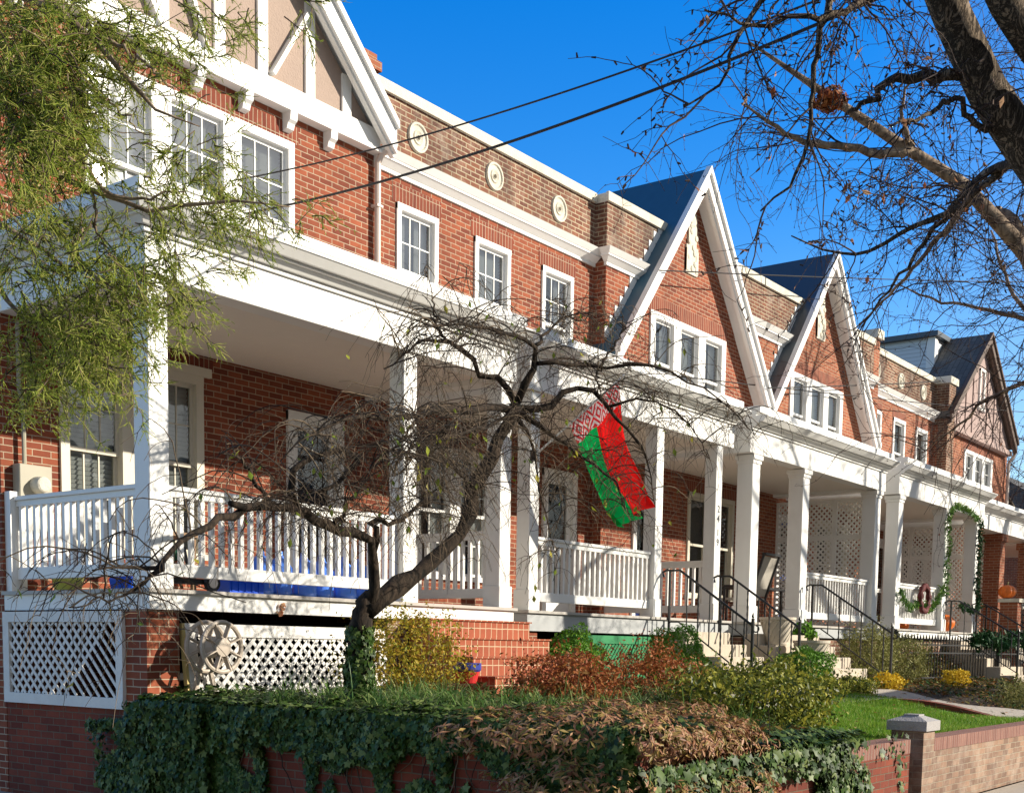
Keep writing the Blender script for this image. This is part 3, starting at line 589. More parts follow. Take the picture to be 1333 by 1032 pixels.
# gable
G = 11.53; xc = 9.62; sl = 0.97; zap = 9.30; hw = 2.79
MB().prY([(6.95, 6.42), (12.30, 6.42), (9.62, 9.02)], G+0.02, YW+0.2).build('gable_panel', 'stucco', h)
t = MB(); t.box(6.95, 12.3, G-0.03, YW-0.003, 6.33, 6.54); t.box(6.93, 12.31, G-0.05, YW-0.003, 6.29, 6.329); t.box(6.93, 12.32, G-0.075, YW-0.003, 6.255, 6.289)
zr = lambda x: zap-0.35-abs(x-xc)*sl
for x in (7.35, 8.25, 8.95, 9.72, 10.35, 11.10, 11.72):
    if zr(x) > 6.6: t.box(x-0.075, x+0.075, G-0.012, G+0.04, 6.541, zr(x)+0.1)
t.bar((10.47, G+0.005, 6.58), (11.02, G+0.005, 7.45), 0.05, 0.15, up=(0, 1, 0)); t.bar((8.9, G+0.005, 6.50), (8.3, G+0.005, 7.5), 0.05, 0.15, up=(0, 1, 0))
t.bar((8.97, G+0.006, 8.9-1.1), (9.5, G+0.006, 6.5), 0.05, 0.15, up=(0, 1, 0))
t.build('gable_timbers', 'white', h)
for x in (7.25, 8.0, 8.72, 9.42, 10.1, 10.78, 11.45):
    MB().prX([(YW-0.004, 6.05), (YW-0.08, 6.07), (YW-0.10, 6.13), (YW-0.14, 6.16), (YW-0.15, 6.254), (YW-0.004, 6.254)], x-0.055, x+0.055).build('bracket', 'white', h)
gable_roof(h, xc, zap, hw, sl, G-0.22, 16, 'slate', 'white', 0.26, 0.09)
MB().box(12.95, 13.62, 12.8, 13.4, 6.4, 8.28).box(12.90, 13.67, 12.75, 13.45, 8.05, 8.18).build('chimney', 'brick_far', h)
g_ = MB(); p0 = (12.33, YW-0.09, 0)
g_.tube([(12.44, YW-0.25, 6.42), (12.42, YW-0.25, 6.34), (12.32, YW-0.12, 6.26), (12.30, YW-0.07, 6.14), (12.30, YW-0.07, 5.0), (12.30, YW-0.07, 3.86)], 0.042, 10)
for z in (4.5, 5.6): g_.box(12.245, 12.355, YW-0.12, YW-0.002, z, z+0.03)
g_.build('downspout', 'gutter', h, smooth=False)
# porch of house 1
YF = 9.3; DZ = 0.47
porch_roof(h, 7.0, 12.36, YF, 3.16, 3.90, 1, 0)
deck(h, 7.0, 12.36, YF, DZ, 'white', 0.15)
for x in (7.04, 10.37, 12.10): column(h, x, YF+0.03, 0.215, DZ, 3.155)
railing(h, (7.27, YF+0.13), (10.36, YF+0.13), DZ, 0.12)
railing(h, (7.12, YF+0.27), (7.12, YW-0.10), DZ, 0.12)
railing(h, (12.2, YF+0.27), (12.2, YW-0.03), DZ, 0.12)
MB().box(7.03, 7.20, YW-0.10, YW-0.004, DZ, DZ+0.98).build('newel_post', 'white', h)
MB().box(7.003, 7.36, YF+0.05, YF+0.42, -1.6, 0.284).build('porch_pier', 'brick', h); MB().box(10.15, 10.47, YF+0.05, YF+0.4, -0.8, 0.284).build('porch_pier', 'parapet', h)
MB().box(7.005, 7.25, YF+0.421, YW-0.004, -1.6, -0.62).build('foundation_wall', 'wallbrick', h)
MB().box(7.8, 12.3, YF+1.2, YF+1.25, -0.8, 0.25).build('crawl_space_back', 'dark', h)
lattice(h, YF+0.36, YW-0.02, -0.62, 0.27, 6.985, 0.10, 0.085, 0.03, 'white_old', 'y', skip=lambda u: u < YF+0.95)
lattice(h, 7.42, 10.1, -0.62, 0.17, YF+0.07, 0.12, 0.085, 0.038, 'white_old', 'x', lean=0.10, edge=True)
s_ = MB()
for i in range(5):
    z = 0.28-0.205*i; s_.box(10.47, 12.3, YF-0.29-0.3*i, YF+0.02 if i == 0 else YF-0.29-0.3*(i-1)+0.0, -0.9, z)
s_.build('porch_steps', 'stepbrick', h)
tr = MB()
for i in range(5):
    z = 0.28-0.205*i; tr.box(10.45, 12.32, YF-0.31-0.3*i, YF-0.30-0.3*i+0.31, z, z+0.018)
tr.build('step_treads', 'stepbrick', h)
# ---- plain flat-parapet house, used twice
def flat_house(h, x0, x1, dx, old=True, skip_first=False):
    wins = [(12.73+dx+1.645*i, 13.56+dx+1.645*i, 4.15, 5.80) for i in range(3)]
    return [(x for x in w_) for w_ in wins]
h2 = thing('row_house', (15, 16, -1.6), 'brick row house between the corner house and first brick gable, flag on its porch', 'house', GRP)
U = [(12.73+1.645*i, 13.56+1.645*i, 4.15, 5.80) for i in range(3)]
w = MB(); wall(w, 12.301, 17.70, -1.6, 6.13, YW, U+[(13.1, 14.85, 0.98, 2.78), (16.12, 17.05, 0.47, 2.78)]); w.build('wall', 'brick', h2)
MB().box(12.301, 17.48, YW, YW+0.28, 6.131, 7.11).build('parapet', 'parapet', h2)
MB().box(12.301, 17.44, YW-0.05, YW+0.33, 7.111, 7.25).build('parapet_cap', 'stone', h2)
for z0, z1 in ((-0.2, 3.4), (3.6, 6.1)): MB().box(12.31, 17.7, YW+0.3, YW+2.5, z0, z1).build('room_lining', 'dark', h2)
body(h2, 12.3, 17.7); pcornice(h2, 12.301, 17.46, YW)
for i, (a, b_, c, d) in enumerate(U):
    window(h2, a, b_, c, d, YW, (3, 2), (1, 1), ('curtain', 'blind', 'curtain')[i], 0.075)
    MB().box(a-0.08, b_+0.08, YW-0.006, YW+0.05, 5.806, 6.05).build('soldier_course', 'soldier', h2)
for x in (13.14, 14.81, 16.44): medallion(h2, x, 6.74, YW)
for a in (13.1, 14.0): window(h2, a, a+0.85, 0.98, 2.78, YW, (2, 3), (2, 2), 'curtain', 0.09, 'glass_dark')
MB().box(13.95, 14.0, YW-0.03, YW+0.1, 0.98, 2.78).build('window_mullion', 'white', h2)
MB().box(13.0, 14.95, YW-0.006, YW+0.05, 2.79, 3.05).build('soldier_course', 'soldier', h2)
door(h2, 16.12, 17.05, 0.47, 2.78, YW)
MB().box(12.95, 13.1, YW-0.05, YW+0.0, -0.0, 0.01).build('door_sill', 'stone', h2)
porch_roof(h2, 12.62, 18.05, YF, 3.14, 3.84, 0, 0)
deck(h2, 12.62, 18.0, YF-0.02, 0.455, 'greydeck', 0.22)
for x, n in ((12.70, 0), (15.75, 0), (17.55, 1)): column(h2, x, YF+0.03, 0.20, 0.455, 3.135)
railing(h2, (12.91, YF+0.13), (15.74, YF+0.13), 0.455, 0.125)
railing(h2, (17.66, YF+0.26), (17.66, YW-0.03), 0.455, 0.12)
for a, b_ in ((12.64, 12.9), (15.80, 16.09), (17.6, 18.0)): MB().box(a, b_, YF+0.03, YF+0.3, -0.8, 0.19).build('porch_pier', 'brick', h2)
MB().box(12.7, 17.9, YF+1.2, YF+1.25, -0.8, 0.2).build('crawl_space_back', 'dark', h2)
fo = lattice(h2, 13.45, 15.75, -0.62, 0.17, YF+0.05, 0.11, 0.06, 0.045, 'green', 'x', one=True)
tx = MB()
def steps(par, x0, x1, yf, zt, n, mat='concrete', rise=0.18, run=0.29, name='porch_steps', side=None):
    s_ = MB()
    for i in range(n):
        z = zt-rise*(i+1); y0 = yf-run*(i+1); y1 = yf-run*i
        s_.box(x0, x1, y0, y1, -1.0, z); s_.box(x0-0.015, x1+0.015, y0-0.02, y1-0.021, z, z+0.03) if False else None
    return s_.build(name, mat, par, bevel=0.012)
steps(h2, 16.1, 17.5, YF-0.03, 0.44, 5)
def ironrail(par, x, y0, z0, y1, z1, ht=0.86, n=6):
    """sloping wrought iron handrail from the porch (y0,z0) down to (y1,z1) with twisted pickets"""
    r = MB()
    r.bar((x, y0, z0), (x, y0, z0+ht), 0.03); r.bar((x, y1, z1-0.05), (x, y1, z1+ht+0.10), 0.035); r.lathe([(0.005, 0), (0.024, 0.02), (0.015, 0.05), (0.002, 0.085)], (x, y1, z1+ht+0.10), 8)
    r.tube([(x, y0+0.10, z0+ht-0.09), (x, y0+0.12, z0+ht-0.02), (x, y0+0.05, z0+ht+0.01), (x, y0, z0+ht), (x, y0-0.16, z0+ht), (x, y1, z1+ht)], 0.018, 6)
    a = np.linspace(0, 2*math.pi*0.8, 10); r.tube([(x, y1-0.05-0.045*math.sin(t), z1+ht-0.045+0.045*math.cos(t)) for t in a], 0.010, 5)
    r.bar((x, y0, z0+0.12), (x, y0-0.16, z0+0.12), 0.018); r.bar((x, y0-0.16, z0+0.12), (x, y1, z1+0.10), 0.018)
    po = r.build('iron_railing', 'iron', par)
    for i in range(n):
        f = (i+0.7)/(n+0.4); y = y0-0.16+(y1-y0+0.16)*f; za = z0+0.12+(z1+0.10-z0-0.12)*f; zb_ = z0+ht+(z1-z0)*f
        k = MB()
        if i % 2:
            for j in range(14):
                u, v = j/14, (j+1)/14
                k.frus(x-0.007-0.004*(j % 2), x+0.007+0.004*(j % 2), y-0.007-0.004*(j % 2), y+0.007+0.004*(j % 2), za+(zb_-za)*u, x-0.007-0.004*((j+1) % 2), x+0.007+0.004*((j+1) % 2), y-0.007-0.004*((j+1) % 2), y+0.007+0.004*((j+1) % 2), za+(zb_-za)*v)
        else: k.bar((x, y, za), (x, y, zb_), 0.014)
        k.build('picket', 'iron', po)
ironrail(h2, 16.02, YF-0.08, 0.27, YF-1.42, -0.52)
ironrail(h2, 17.58, YF-0.08, 0.27, YF-1.42, -0.52)
cu = bpy.data.curves.new('digits', 'FONT'); cu.size = 0.15; cu.extrude = 0.004; cu.align_x = 'CENTER'
for i, ch in enumerate('2419'):
    cu.body = ch; to = bpy.data.objects.new('tmp', cu); COL.objects.link(to); bpy.context.view_layer.update()
    me = bpy.data.meshes.new_from_object(to); bpy.data.objects.remove(to)
    vs = [(v.co.x+17.65, YF+0.028-v.co.z, v.co.y+2.12-0.15*i-0.06*(i > 1)) for v in me.vertices]
    mm = MB().add(vs, [tuple(p.vertices) for p in me.polygons]); mm.build('house_number', 'iron', h2)
# ---- gabled houses 3 and 4 with flat parapet beyond
def stone_plaque(par, x, z, y):
    q = MB(); q.box(x-0.21, x+0.21, y-0.03, y+0.02, z, z+0.48); q.box(x-0.14, x+0.14, y-0.032, y+0.02, z+0.48, z+0.95)
    q.lathe([(0.14, -0.03), (0.14, 0.02)], (x, y, z+0.95), 20, axis='y')
    q.lathe([(0.02, -0.06), (0.10, -0.05), (0.12, -0.028)], (x, y, z+0.93), 14, axis='y')
    for i in range(9): q.lathe([(0.01, -0.055), (0.05, -0.045), (0.06, -0.025)], (x+0.13*math.sin(i*2.3), y, z+0.1+0.09*i), 8, axis='y')
    for s2 in (-1, 1): q.box(x+s2*0.17-0.04, x+s2*0.17+0.04, y-0.04, y+0.02, z+0.04, z+0.42)
    q.build('stone_plaque', 'stone', par)
def gabled(h, x0, x1, xc, wc, yp, roofm, flat_to, brickm='brick_far', cap_from=None):
    Y3 = 11.39; hwid = 2.84; s3 = 1.27; za = 8.36
    ww = [(wc-1.34, wc+1.34, 4.1, 5.73)]
    gf = [(xc-1.75, xc-0.9, 0.47, 2.78), (xc+0.15, xc+1.95, 0.98, 2.85)]
    w = MB(); wall(w, x0, x1, -1.6, 6.2, Y3, ww+gf); w.build('wall', brickm, h)
    MB().box(x0, x1, Y3+0.0, Y3+0.28, 6.201, 7.11).build('parapet', 'parapet', h)
    MB().prY([(xc-1.0, 7.0), (xc+1.0, 7.0), (xc, 8.22)], Y3-0.003, Y3+0.2).build('gable_wall', brickm, h)
    # brick infill of the gable triangle, in front of the weathered parapet
    MB().prY([(xc-1.8, 5.9), (xc+1.8, 5.9), (xc+0.85, 7.12), (xc-0.85, 7.12)], Y3-0.006, Y3+0.1).build('gable_wall', brickm, h)
    MB().box(x0, x1, Y3+0.01, Y3+0.33, 7.111, 7.25).build('parapet_cap', 'stone', h)
    for a, b_ in ((x0-0.04, xc-0.85), (xc+0.85, x1)): MB().box(a, b_, Y3-0.05, Y3+0.0, 7.111, 7.25).build('parapet_cap', 'stone', h)
    pcornice(h, x0, xc-1.68, Y3, left=True); pcornice(h, xc+1.68, x1-0.001, Y3)
    gable_roof(h, xc, za, hwid, s3, 11.05, 15, roofm, 'white', 0.20, 0.06)
    # stepped flashing on the left of the roof
    fl = MB()
    for i in range(12):
        z = 5.0+i*0.185; x = xc-(za-z)/s3; fl.box(x-0.09, x+0.12, Y3-0.012, Y3, z, z+0.185)
    fl.build('step_flashing', 'white', h)
    for k in range(3):
        a = wc-1.34+0.893*k+0.03; window(h, a, a+0.833, 4.1, 5.73, Y3, (1, 1), (1, 1), 'curtain' if k != 1 else 'blind', 0.10, 'glass', 'white', 0.45)
    for k in (0, 1, 2, 3): a = wc-1.34+0.893*k; MB().box(a-0.03, a+0.03, Y3-0.031, Y3+0.1, 4.1, 5.734).build('window_mullion', 'white', h)
    MB().box(wc-1.42, wc+1.42, Y3-0.010, Y3+0.05, 5.737, 6.0).build('soldier_course', 'soldier', h)
    stone_plaque(h, xc+0.02, 6.62, Y3-0.006)
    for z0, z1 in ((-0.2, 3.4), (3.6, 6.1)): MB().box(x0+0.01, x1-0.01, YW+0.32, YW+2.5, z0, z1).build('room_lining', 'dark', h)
    body(h, x0, x1)
    door(h, gf[0][0], gf[0][1], 0.47, 2.78, Y3, 'navy')
    for a in (xc+0.15, xc+1.1): window(h, a, a+0.85, 0.98, 2.85, Y3, (1, 1), (1, 1), 'none', 0.08, 'glass_dark', 'cream')
    MB().box(xc+1.0, xc+1.1, Y3-0.03, Y3+0.1, 0.98, 2.85).build('window_mullion', 'cream', h)
    MB().box(xc+0.05, xc+2.05, Y3-0.008, Y3+0.05, 2.86, 3.05).build('soldier_course', 'soldier', h)
h3 = thing('row_house', (20.3, 16, -1.6), 'brick row house with the nearer of the two steep plain brick gables', 'house', GRP)
gabled(h3, 17.481, 23.14, 20.2, 20.24, 9.1, 'slate_blue', 0, 'brick')
h4 = thing('row_house', (26, 16, -1.6), 'brick row house with the farther plain brick gable and a garlanded porch', 'house', GRP)
gabled(h4, 23.143, 29.0, 25.87, 25.85, 9.0, 'slate', 0)
for hh, x in ((h3, 23.12), (h4, 28.72)):
    g_ = MB(); g_.tube([(x, 11.2, 4.75), (x, 11.25, 4.55), (x, 11.3, 4.4), (x, 11.3, 3.86)], 0.05, 8); g_.build('downspout', 'gutter', hh)
a_ = MB(); a_.bar((23.9, 13, 7.0), (23.9, 13, 7.75), 0.03); a_.bar((23.2, 13, 7.7), (24.7, 13, 7.72), 0.025)
for i in range(6): a_.bar((23.3+0.26*i, 12.6, 7.71), (23.3+0.26*i, 13.4, 7.71), 0.014)
a_.build('roof_antenna', 'iron', h3)
# porches 3 and 4
def porch34(h, x0, x1, yf, cols, rails, zd, sp, nst, sx0, sx1, ghost):
    porch_roof(h, x0, x1, yf, 3.10, 3.80, 0, 0)
    deck(h, x0, x1, yf-0.02, zd, 'white' if ghost else 'greydeck', 0.14 if ghost else 0.18)
    for x in cols: column(h, x, yf+0.03, 0.27 if ghost == 0 else 0.26, zd, 3.095, cap=True)
    for a, b_ in rails: railing(h, (a, yf+0.15), (b_, yf+0.15), zd, sp, 0.03)
    MB().box(x0, x1, yf+0.05, yf+0.3, -0.8, zd-0.24).build('foundation_wall', 'parapet', h)
    ys = (yf+0.35, YW-0.26); n = 3
    for k in range(n):
        a = ys[0]+(ys[1]-ys[0])*k/n; b_ = ys[0]+(ys[1]-ys[0])*(k+1)/n
        lattice(h, a+0.002, b_-0.002, zd+0.05, 2.25, x1-0.10, 0.05, 0.078, 0.036, 'white', 'y'); lattice(h, a+0.002, b_-0.002, 2.252, 3.0, x1-0.10, 0.05, 0.078, 0.036, 'white', 'y')
porch34(h3, 18.25, 24.1, 9.12, (18.42, 20.35, 23.70), ((20.64, 23.68),), 0.45, 0.12, 5, 18.75, 20.3, 0)
steps(h3, 18.12, 20.45, 9.08, 0.44, 6)
ironrail(h3, 20.52, 8.98, 0.27, 7.55, -0.55)
porch34(h4, 24.5, 30.1, 9.0, (24.62, 27.45, 29.6), ((24.9, 27.43),), 0.47, 0.10, 5, 28.0, 29.4, 1)
steps(h4, 27.75, 29.5, 8.96, 0.44, 6)
ironrail(h4, 27.7, 8.9, 0.27, 7.45, -0.5); ironrail(h4, 29.55, 8.9, 0.27, 7.45, -0.5)
# ---- house 5 : flat parapet, brick-piered porch
h5 = thing('row_house', (31.7, 16, -1.6), 'brick row house with flat medallion parapet beyond the second gable and brick porch piers', 'house', GRP)
dx = 16.6; U = [(12.73+dx+1.645*i, 13.56+dx+1.645*i, 4.15, 5.80) for i in range(3)]
w = MB(); wall(w, 29.002, 33.95, -1.6, 6.13, YW, U+[(30.2, 31.1, 0.47, 2.78), (32.05, 33.85, 0.98, 2.78)]); w.build('wall', 'brick_far', h5)
MB().box(29.002, 33.95, YW, YW+0.28, 6.131, 7.11).build('parapet', 'parapet', h5)
MB().box(29.41, 33.94, YW-0.05, YW+0.33, 7.111, 7.25).build('parapet_cap', 'stone', h5); MB().box(29.002, 29.4, YW-0.30, YW+0.33, 7.30, 7.50).build('pier_cap', 'stone', h5)
MB().box(29.01, 29.35, YW-0.22, YW-0.002, 5.0, 7.299).build('pier', 'brick_far', h5)
for z0, z1 in ((-0.2, 3.4), (3.6, 6.1)): MB().box(29.02, 33.9, YW+0.3, YW+2.5, z0, z1).build('room_lining', 'dark', h5)
body(h5, 29.0, 33.9); pcornice(h5, 29.36, 33.94, YW)
for i, (a, b_, c, d) in enumerate(U):
    window(h5, a, b_, c, d, YW, (1, 2), (1, 2), 'curtain', 0.08); MB().box(a-0.06, b_+0.06, YW-0.006, YW+0.05, 5.806, 6.03).build('soldier_course', 'soldier', h5)
for x in (29.76, 31.39, 33.03): medallion(h5, x, 6.74, YW)
for a in (32.05, 32.97): window(h5, a, a+0.88, 0.98, 2.78, YW, (1, 1), (1, 1), 'none', 0.08, 'glass_dark')
door(h5, 30.2, 31.1, 0.47, 2.78, YW)
porch_roof(h5, 30.35, 36.2, YF-0.05, 2.98, 3.66, 0, 1)
deck(h5, 30.35, 36.1, YF-0.02, 0.42, 'concrete', 0.3)
for x in (30.4, 32.55, 35.6):
    p_ = MB(); p_.box(x, x+0.40, YF, YF+0.40, -0.8, 2.90); p_.box(x-0.05, x+0.45, YF-0.05, YF+0.45, 2.80, 2.975); p_.build('porch_pier', 'brick_far', h5)
MB().box(30.4, 36.0, YF+0.03, YF+0.3, -0.9, 0.1).build('foundation_wall', 'white_old', h5)
p_ = MB(); p_.box(31.0, 31.35, YF-0.9, YF-0.5, -0.9, 1.22); p_.build('step_pier', 'brick_far', h5)
MB().box(30.95, 31.4, YF-0.95, YF-0.45, 1.221, 1.31).build('step_pier_cap', 'stone', h5)
steps(h5, 31.4, 32.9, YF-0.03, 0.40, 6)
ironrail(h5, 31.36, YF-0.08, 0.27, YF-1.7, -0.5); ironrail(h5, 32.95, YF-0.08, 0.27, YF-1.7, -0.5); railing(h5, (33.0, YF+0.15), (35.5, YF+0.15), 0.42, 0.12, 0.02, 'iron')
for k in range(3):
    a = YF+0.45+0.6*k
    lattice(h5, a, a+0.598, 0.5, 2.9, 33.6, 0.05, 0.078, 0.036, 'white', 'y')
MB().box(36.05, 41.0, 12.42, 19, 6.0, 8.85).build('roof_addition', 'siding', h5)
MB().box(35.98, 36.25, 12.36, 12.6, 6.2, 8.85).build('addition_corner_board', 'white', h5)
MB().box(35.85, 41.2, 12.25, 19.2, 8.851, 8.99).build('addition_roof', 'slate', h5)
# ---- house 6 : half-timbered gable at the far end
h6 = thing('row_house', (38, 16, -1.6), 'farthest brick row house with mauve half-timbered gable and dark brown rake boards', 'house', GRP)
w = MB(); wall(w, 33.955, 40.4, -1.6, 6.05, YW-0.12, [(36.25, 38.85, 4.1, 5.72)]); w.build('wall', 'brick_far', h6)
MB().box(40.12, 40.4, YW+0.17, 22, -1.6, 6.05).build('side_wall', 'brick_far', h6)
MB().box(34.0, 40.1, YW+0.3, YW+2.5, 3.6, 6.0).build('room_lining', 'dark', h6)
for k in range(3):
    a = 36.25+0.867*k+0.03; window(h6, a, a+0.807, 4.1, 5.72, YW-0.12, (2, 2), (1, 1), 'blind', 0.09)
for k in range(4): a = 36.25+0.867*k; MB().box(a-0.03, a+0.03, YW-0.151, YW, 4.1, 5.724).build('window_mullion', 'white', h6)
MB().box(36.1, 39.0, YW-0.13, YW, 5.73, 5.98).build('soldier_course', 'soldier', h6)
MB().box(33.96, 34.5, YW-0.38, YW+0.3, -1.6, 7.1).build('party_pier', 'parapet', h6); MB().box(33.9, 34.56, YW-0.43, YW+0.35, 7.101, 7.28).build('pier_cap', 'stone', h6)
MB().prY([(34.55, 6.06), (40.1, 6.06), (40.1, 6.12), (37.0, 8.72), (34.55, 6.66)], YW-0.28, YW+0.1).build('gable_panel', 'stucco_pink', h6)
t = MB(); t.box(34.52, 40.2, YW-0.33, YW-0.13, 6.0, 6.13)
for x in (35.0, 35.7, 36.3, 37.6, 38.3, 39.0):
    zt_ = 8.9-abs(x-37.0)*0.85-0.3
    if zt_ > 6.3: t.box(x-0.06, x+0.06, YW-0.31, YW-0.279, 6.131, zt_)
t.build('gable_timbers', 'stucco_pink', h6)
window(h6, 36.75, 37.2, 6.9, 8.0, YW-0.30, (1, 1), (1, 1), 'none', 0.06)
gable_roof(h6, 37.0, 8.97, 3.1, 0.85, YW-0.50, 12.35, 'shingle', 'brownrake', 0.22, 0.10)
for x in (34.62, 40.25):
    g_ = MB(); g_.tube([(x, YW-0.42, 6.15), (x, YW-0.35, 5.98), (x, YW-0.22, 5.8), (x, YW-0.22, 3.4)], 0.05, 8); g_.build('downspout', 'gutter', h6)
MB().box(36.3, 40.9, 9.3, YW-0.13, 3.0, 3.5).build('porch_roof', 'white', h6)
MB().box(36.3, 40.9, 9.3, YW-0.13, -1.2, 0.4).build('porch_base', 'brick_far', h6)
for x in (38.4, 40.45): MB().box(x, x+0.4, 9.35, 9.75, 0.401, 2.999).build('porch_pier', 'brick_far', h6)
# ------------------------------------------------------------------ garden walls
gw = thing('garden_wall', (7.1, 6.8, -1.6), 'low brick retaining wall at the left corner, its side hidden under dark ivy', 'wall')
wv = MB(); Y0, Y1 = 4.30, 9.34
wv.add([(7.0, Y0, -1.6), (7.25, Y0, -1.6), (7.25, Y1, -1.6), (7.0, Y1, -1.6), (7.0, Y0, -0.72), (7.25, Y0, -0.72), (7.25, Y1, -0.64), (7.0, Y1, -0.64)], [(0, 3, 2, 1), (4, 5, 6, 7), (0, 1, 5, 4), (1, 2, 6, 5), (2, 3, 7, 6), (3, 0, 4, 7)])
wv.box(7.251, 12.32, Y0, Y0+0.24, -1.6, -1.0)
wv.build('wall_body', 'wallbrick', gw)
cp = MB(); cp.box(7.251, 12.32, Y0-0.004, Y0+0.25, -0.999, -0.86)
cp.add([(6.99, Y0-0.004, -0.719), (7.25, Y0-0.004, -0.719), (7.25, Y1, -0.639), (6.99, Y1, -0.639), (6.99, Y0-0.004, -0.62), (7.25, Y0-0.004, -0.62), (7.25, Y1, -0.54), (6.99, Y1, -0.54)], [(0, 3, 2, 1), (4, 5, 6, 7), (0, 1, 5, 4), (1, 2, 6, 5), (2, 3, 7, 6), (3, 0, 4, 7)])
cp.build('wall_cap', 'wall_soldier', gw)
pi = thing('gate_pier', (12.9, 4.45, -1.6), 'square brick pier with pyramid stone cap at the edge of the lawn', 'pier')
MB().box(12.74, 13.08, 4.31, 4.65, -1.6, -0.80).build('pier_body', 'wallbrick_pale', pi)
c = MB(); c.box(12.70, 13.12, 4.27, 4.69, -0.799, -0.70); c.frus(12.70, 13.12, 4.27, 4.69, -0.70, 12.83, 12.99, 4.40, 4.56, -0.65); c.box(12.83, 12.99, 4.40, 4.56, -0.65, -0.635); c.build('pier_cap', 'capstone', pi)
g2 = thing('garden_wall', (22, 4.4, -1.6), 'long sunlit brick retaining wall right of the capped pier, beside the pavement', 'wall')
MB().box(13.081, 34, 4.32, 4.56, -1.6, -1.02).build('wall_body', 'wallbrick_pale', g2)
MB().box(13.081, 34, 4.31, 4.57, -1.019, -0.885).build('wall_cap', 'wall_soldier', g2)
g3 = thing('garden_wall', (17.6, 5.3, -1.2), 'dark low curving brick wall at the far edge of the lawn', 'wall')
k = 12; vs = []; fs = []
for i in range(k):
    y = 4.60+1.75*i/(k-1); z = -0.93+0.27*(0.5-0.5*math.cos(math.pi*i/(k-1))); x = 17.75+0.25*math.sin(i*0.35)
    vs += [(x, y, -1.4), (x+0.2, y, -1.4), (x+0.2, y, z), (x, y, z)]
for i in range(k-1):
    a = i*4; b_ = a+4; fs += [(a, a+3, b_+3, b_), (a+3, a+2, b_+2, b_+3), (a+2, a+1, b_+1, b_+2)]
fs += [(0, 1, 2, 3), (4*k-1, 4*k-2, 4*k-3, 4*k-4)]
MB().add(vs, fs).build('wall_body', 'wallbrick', g3)
xs = np.linspace(12.9, 18.6, 30); ys = np.linspace(6.45, 7.2, 5); ny = len(ys)
V = [(x, y+0.12*math.sin(x*0.9), gz(x, y)+0.03) for x in xs for y in ys]; F = [(i*ny+j, (i+1)*ny+j, (i+1)*ny+j+1, i*ny+j+1) for i in range(len(xs)-1) for j in range(ny-1)]
tag(raw('garden_path', V, F, 'pave'), kind='structure')
xs = np.linspace(18.3, 19.5, 4); ys = np.linspace(4.62, 7.3, 16); ny = len(ys)
V = [(x, y, gz(x, y)+0.03) for x in xs for y in ys]; F = [(i*ny+j, (i+1)*ny+j, (i+1)*ny+j+1, i*ny+j+1) for i in range(len(xs)-1) for j in range(ny-1)]
tag(raw('entry_path', V, F, 'pave'), kind='structure')
# ------------------------------------------------------------------ greenery
def blob_points(n, c, r, shell=0.55, flat=0.0):
    d = rdir(n); rr = (shell+(1-shell)*rng.random(n)**0.7)[:, None]
    # lumpy outline
    lump = 1+0.16*np.sin(d[:, 0:1]*5.1+c[0]*3)*np.sin(d[:, 1:2]*4.3+c[1])+0.14*np.sin(d[:, 2:3]*6.7+c[0])
    P = d*rr*lump*np.array(r); 
    if flat: P[:, 2] = np.maximum(P[:, 2], -r[2]*flat)
    return P+np.array(c), d
def shrub(name, label, cat, c, r, n, size, mat, tpl=LEAF, stems=10, shell=0.45, upb=0.2, sizevar=0.35, sprigs=0, group=None):
    base = (c[0], c[1], c[2]-r[2])
    t = thing(name, base, label, cat, group)
    P, d = blob_points(n, c, r, shell)
    if sprigs:
        k = sprigs; sp, sd = blob_points(k, c, r, 0.9); sd[:, 2] = np.abs(sd[:, 2])+0.4
        W = walk(sp, sd, np.full(k, 0.16), 5, 0.15); Q = W.reshape(-1, 3)+rng.normal(size=(k*5, 3))*0.012
        P = np.concatenate([P, Q]); d = np.concatenate([d, rdir(k*5)])
    nr = d*0.6+rdir(len(P))*0.8+np.array([0, 0, upb]); up = rdir(len(P))+np.array([0, 0, 0.5])
    V, F = inst(tpl[0], tpl[1], P, nr, up, size*(1+sizevar*rng.normal(size=len(P))).clip(0.4, 1.8))
    raw('foliage', V, F, mat, t)
    k = stems; S0 = np.array([base]*k)+np.c_[rng.normal(size=(k, 2))*0.05, np.zeros(k)]
    D = rdir(k)*np.array([r[0], r[1], 0])*1.6/max(r[0], r[1])+np.array([0, 0, 1.0])
    W = walk(S0, D, np.full(k, r[2]*1.7), 7, 0.12); V, F = tubes(W, np.linspace(0.012, 0.003, 7)[None].repeat(k, 0), 4)
    raw('stems', V, F, 'twig', t); return t
def zat(p): return gz(p[0], p[1])
shrub('shrub', 'loose yellow and green shrub between the tree trunk and the brick steps', 'shrub', (9.35, 8.35, -0.12), (0.75, 0.5, 0.48), 5200, 0.035, 'spirea', sprigs=130)
shrub('shrub', 'sparse red-brown shrub in front of the brick steps', 'shrub', (10.35, 7.1, -0.38), (0.72, 0.5, 0.38), 5200, 0.042, 'redbrown', sprigs=120, shell=0.3)
shrub('shrub', 'dense russet shrub in front of the green lattice', 'shrub', (12.85, 7.6, -0.35), (0.75, 0.5, 0.40), 5200, 0.036, 'redbrown', sprigs=140)
shrub('boxwood', 'bright green boxwood tucked beside the brick steps and green lattice', 'shrub', (12.85, 8.72, -0.17), (0.45, 0.33, 0.40), 9000, 0.032, 'box', shell=0.75)
shrub('boxwood', 'egg-shaped green boxwood left of the concrete steps with iron handrail', 'shrub', (14.75, 8.35, -0.20), (0.44, 0.42, 0.46), 10000, 0.032, 'box', shell=0.8)
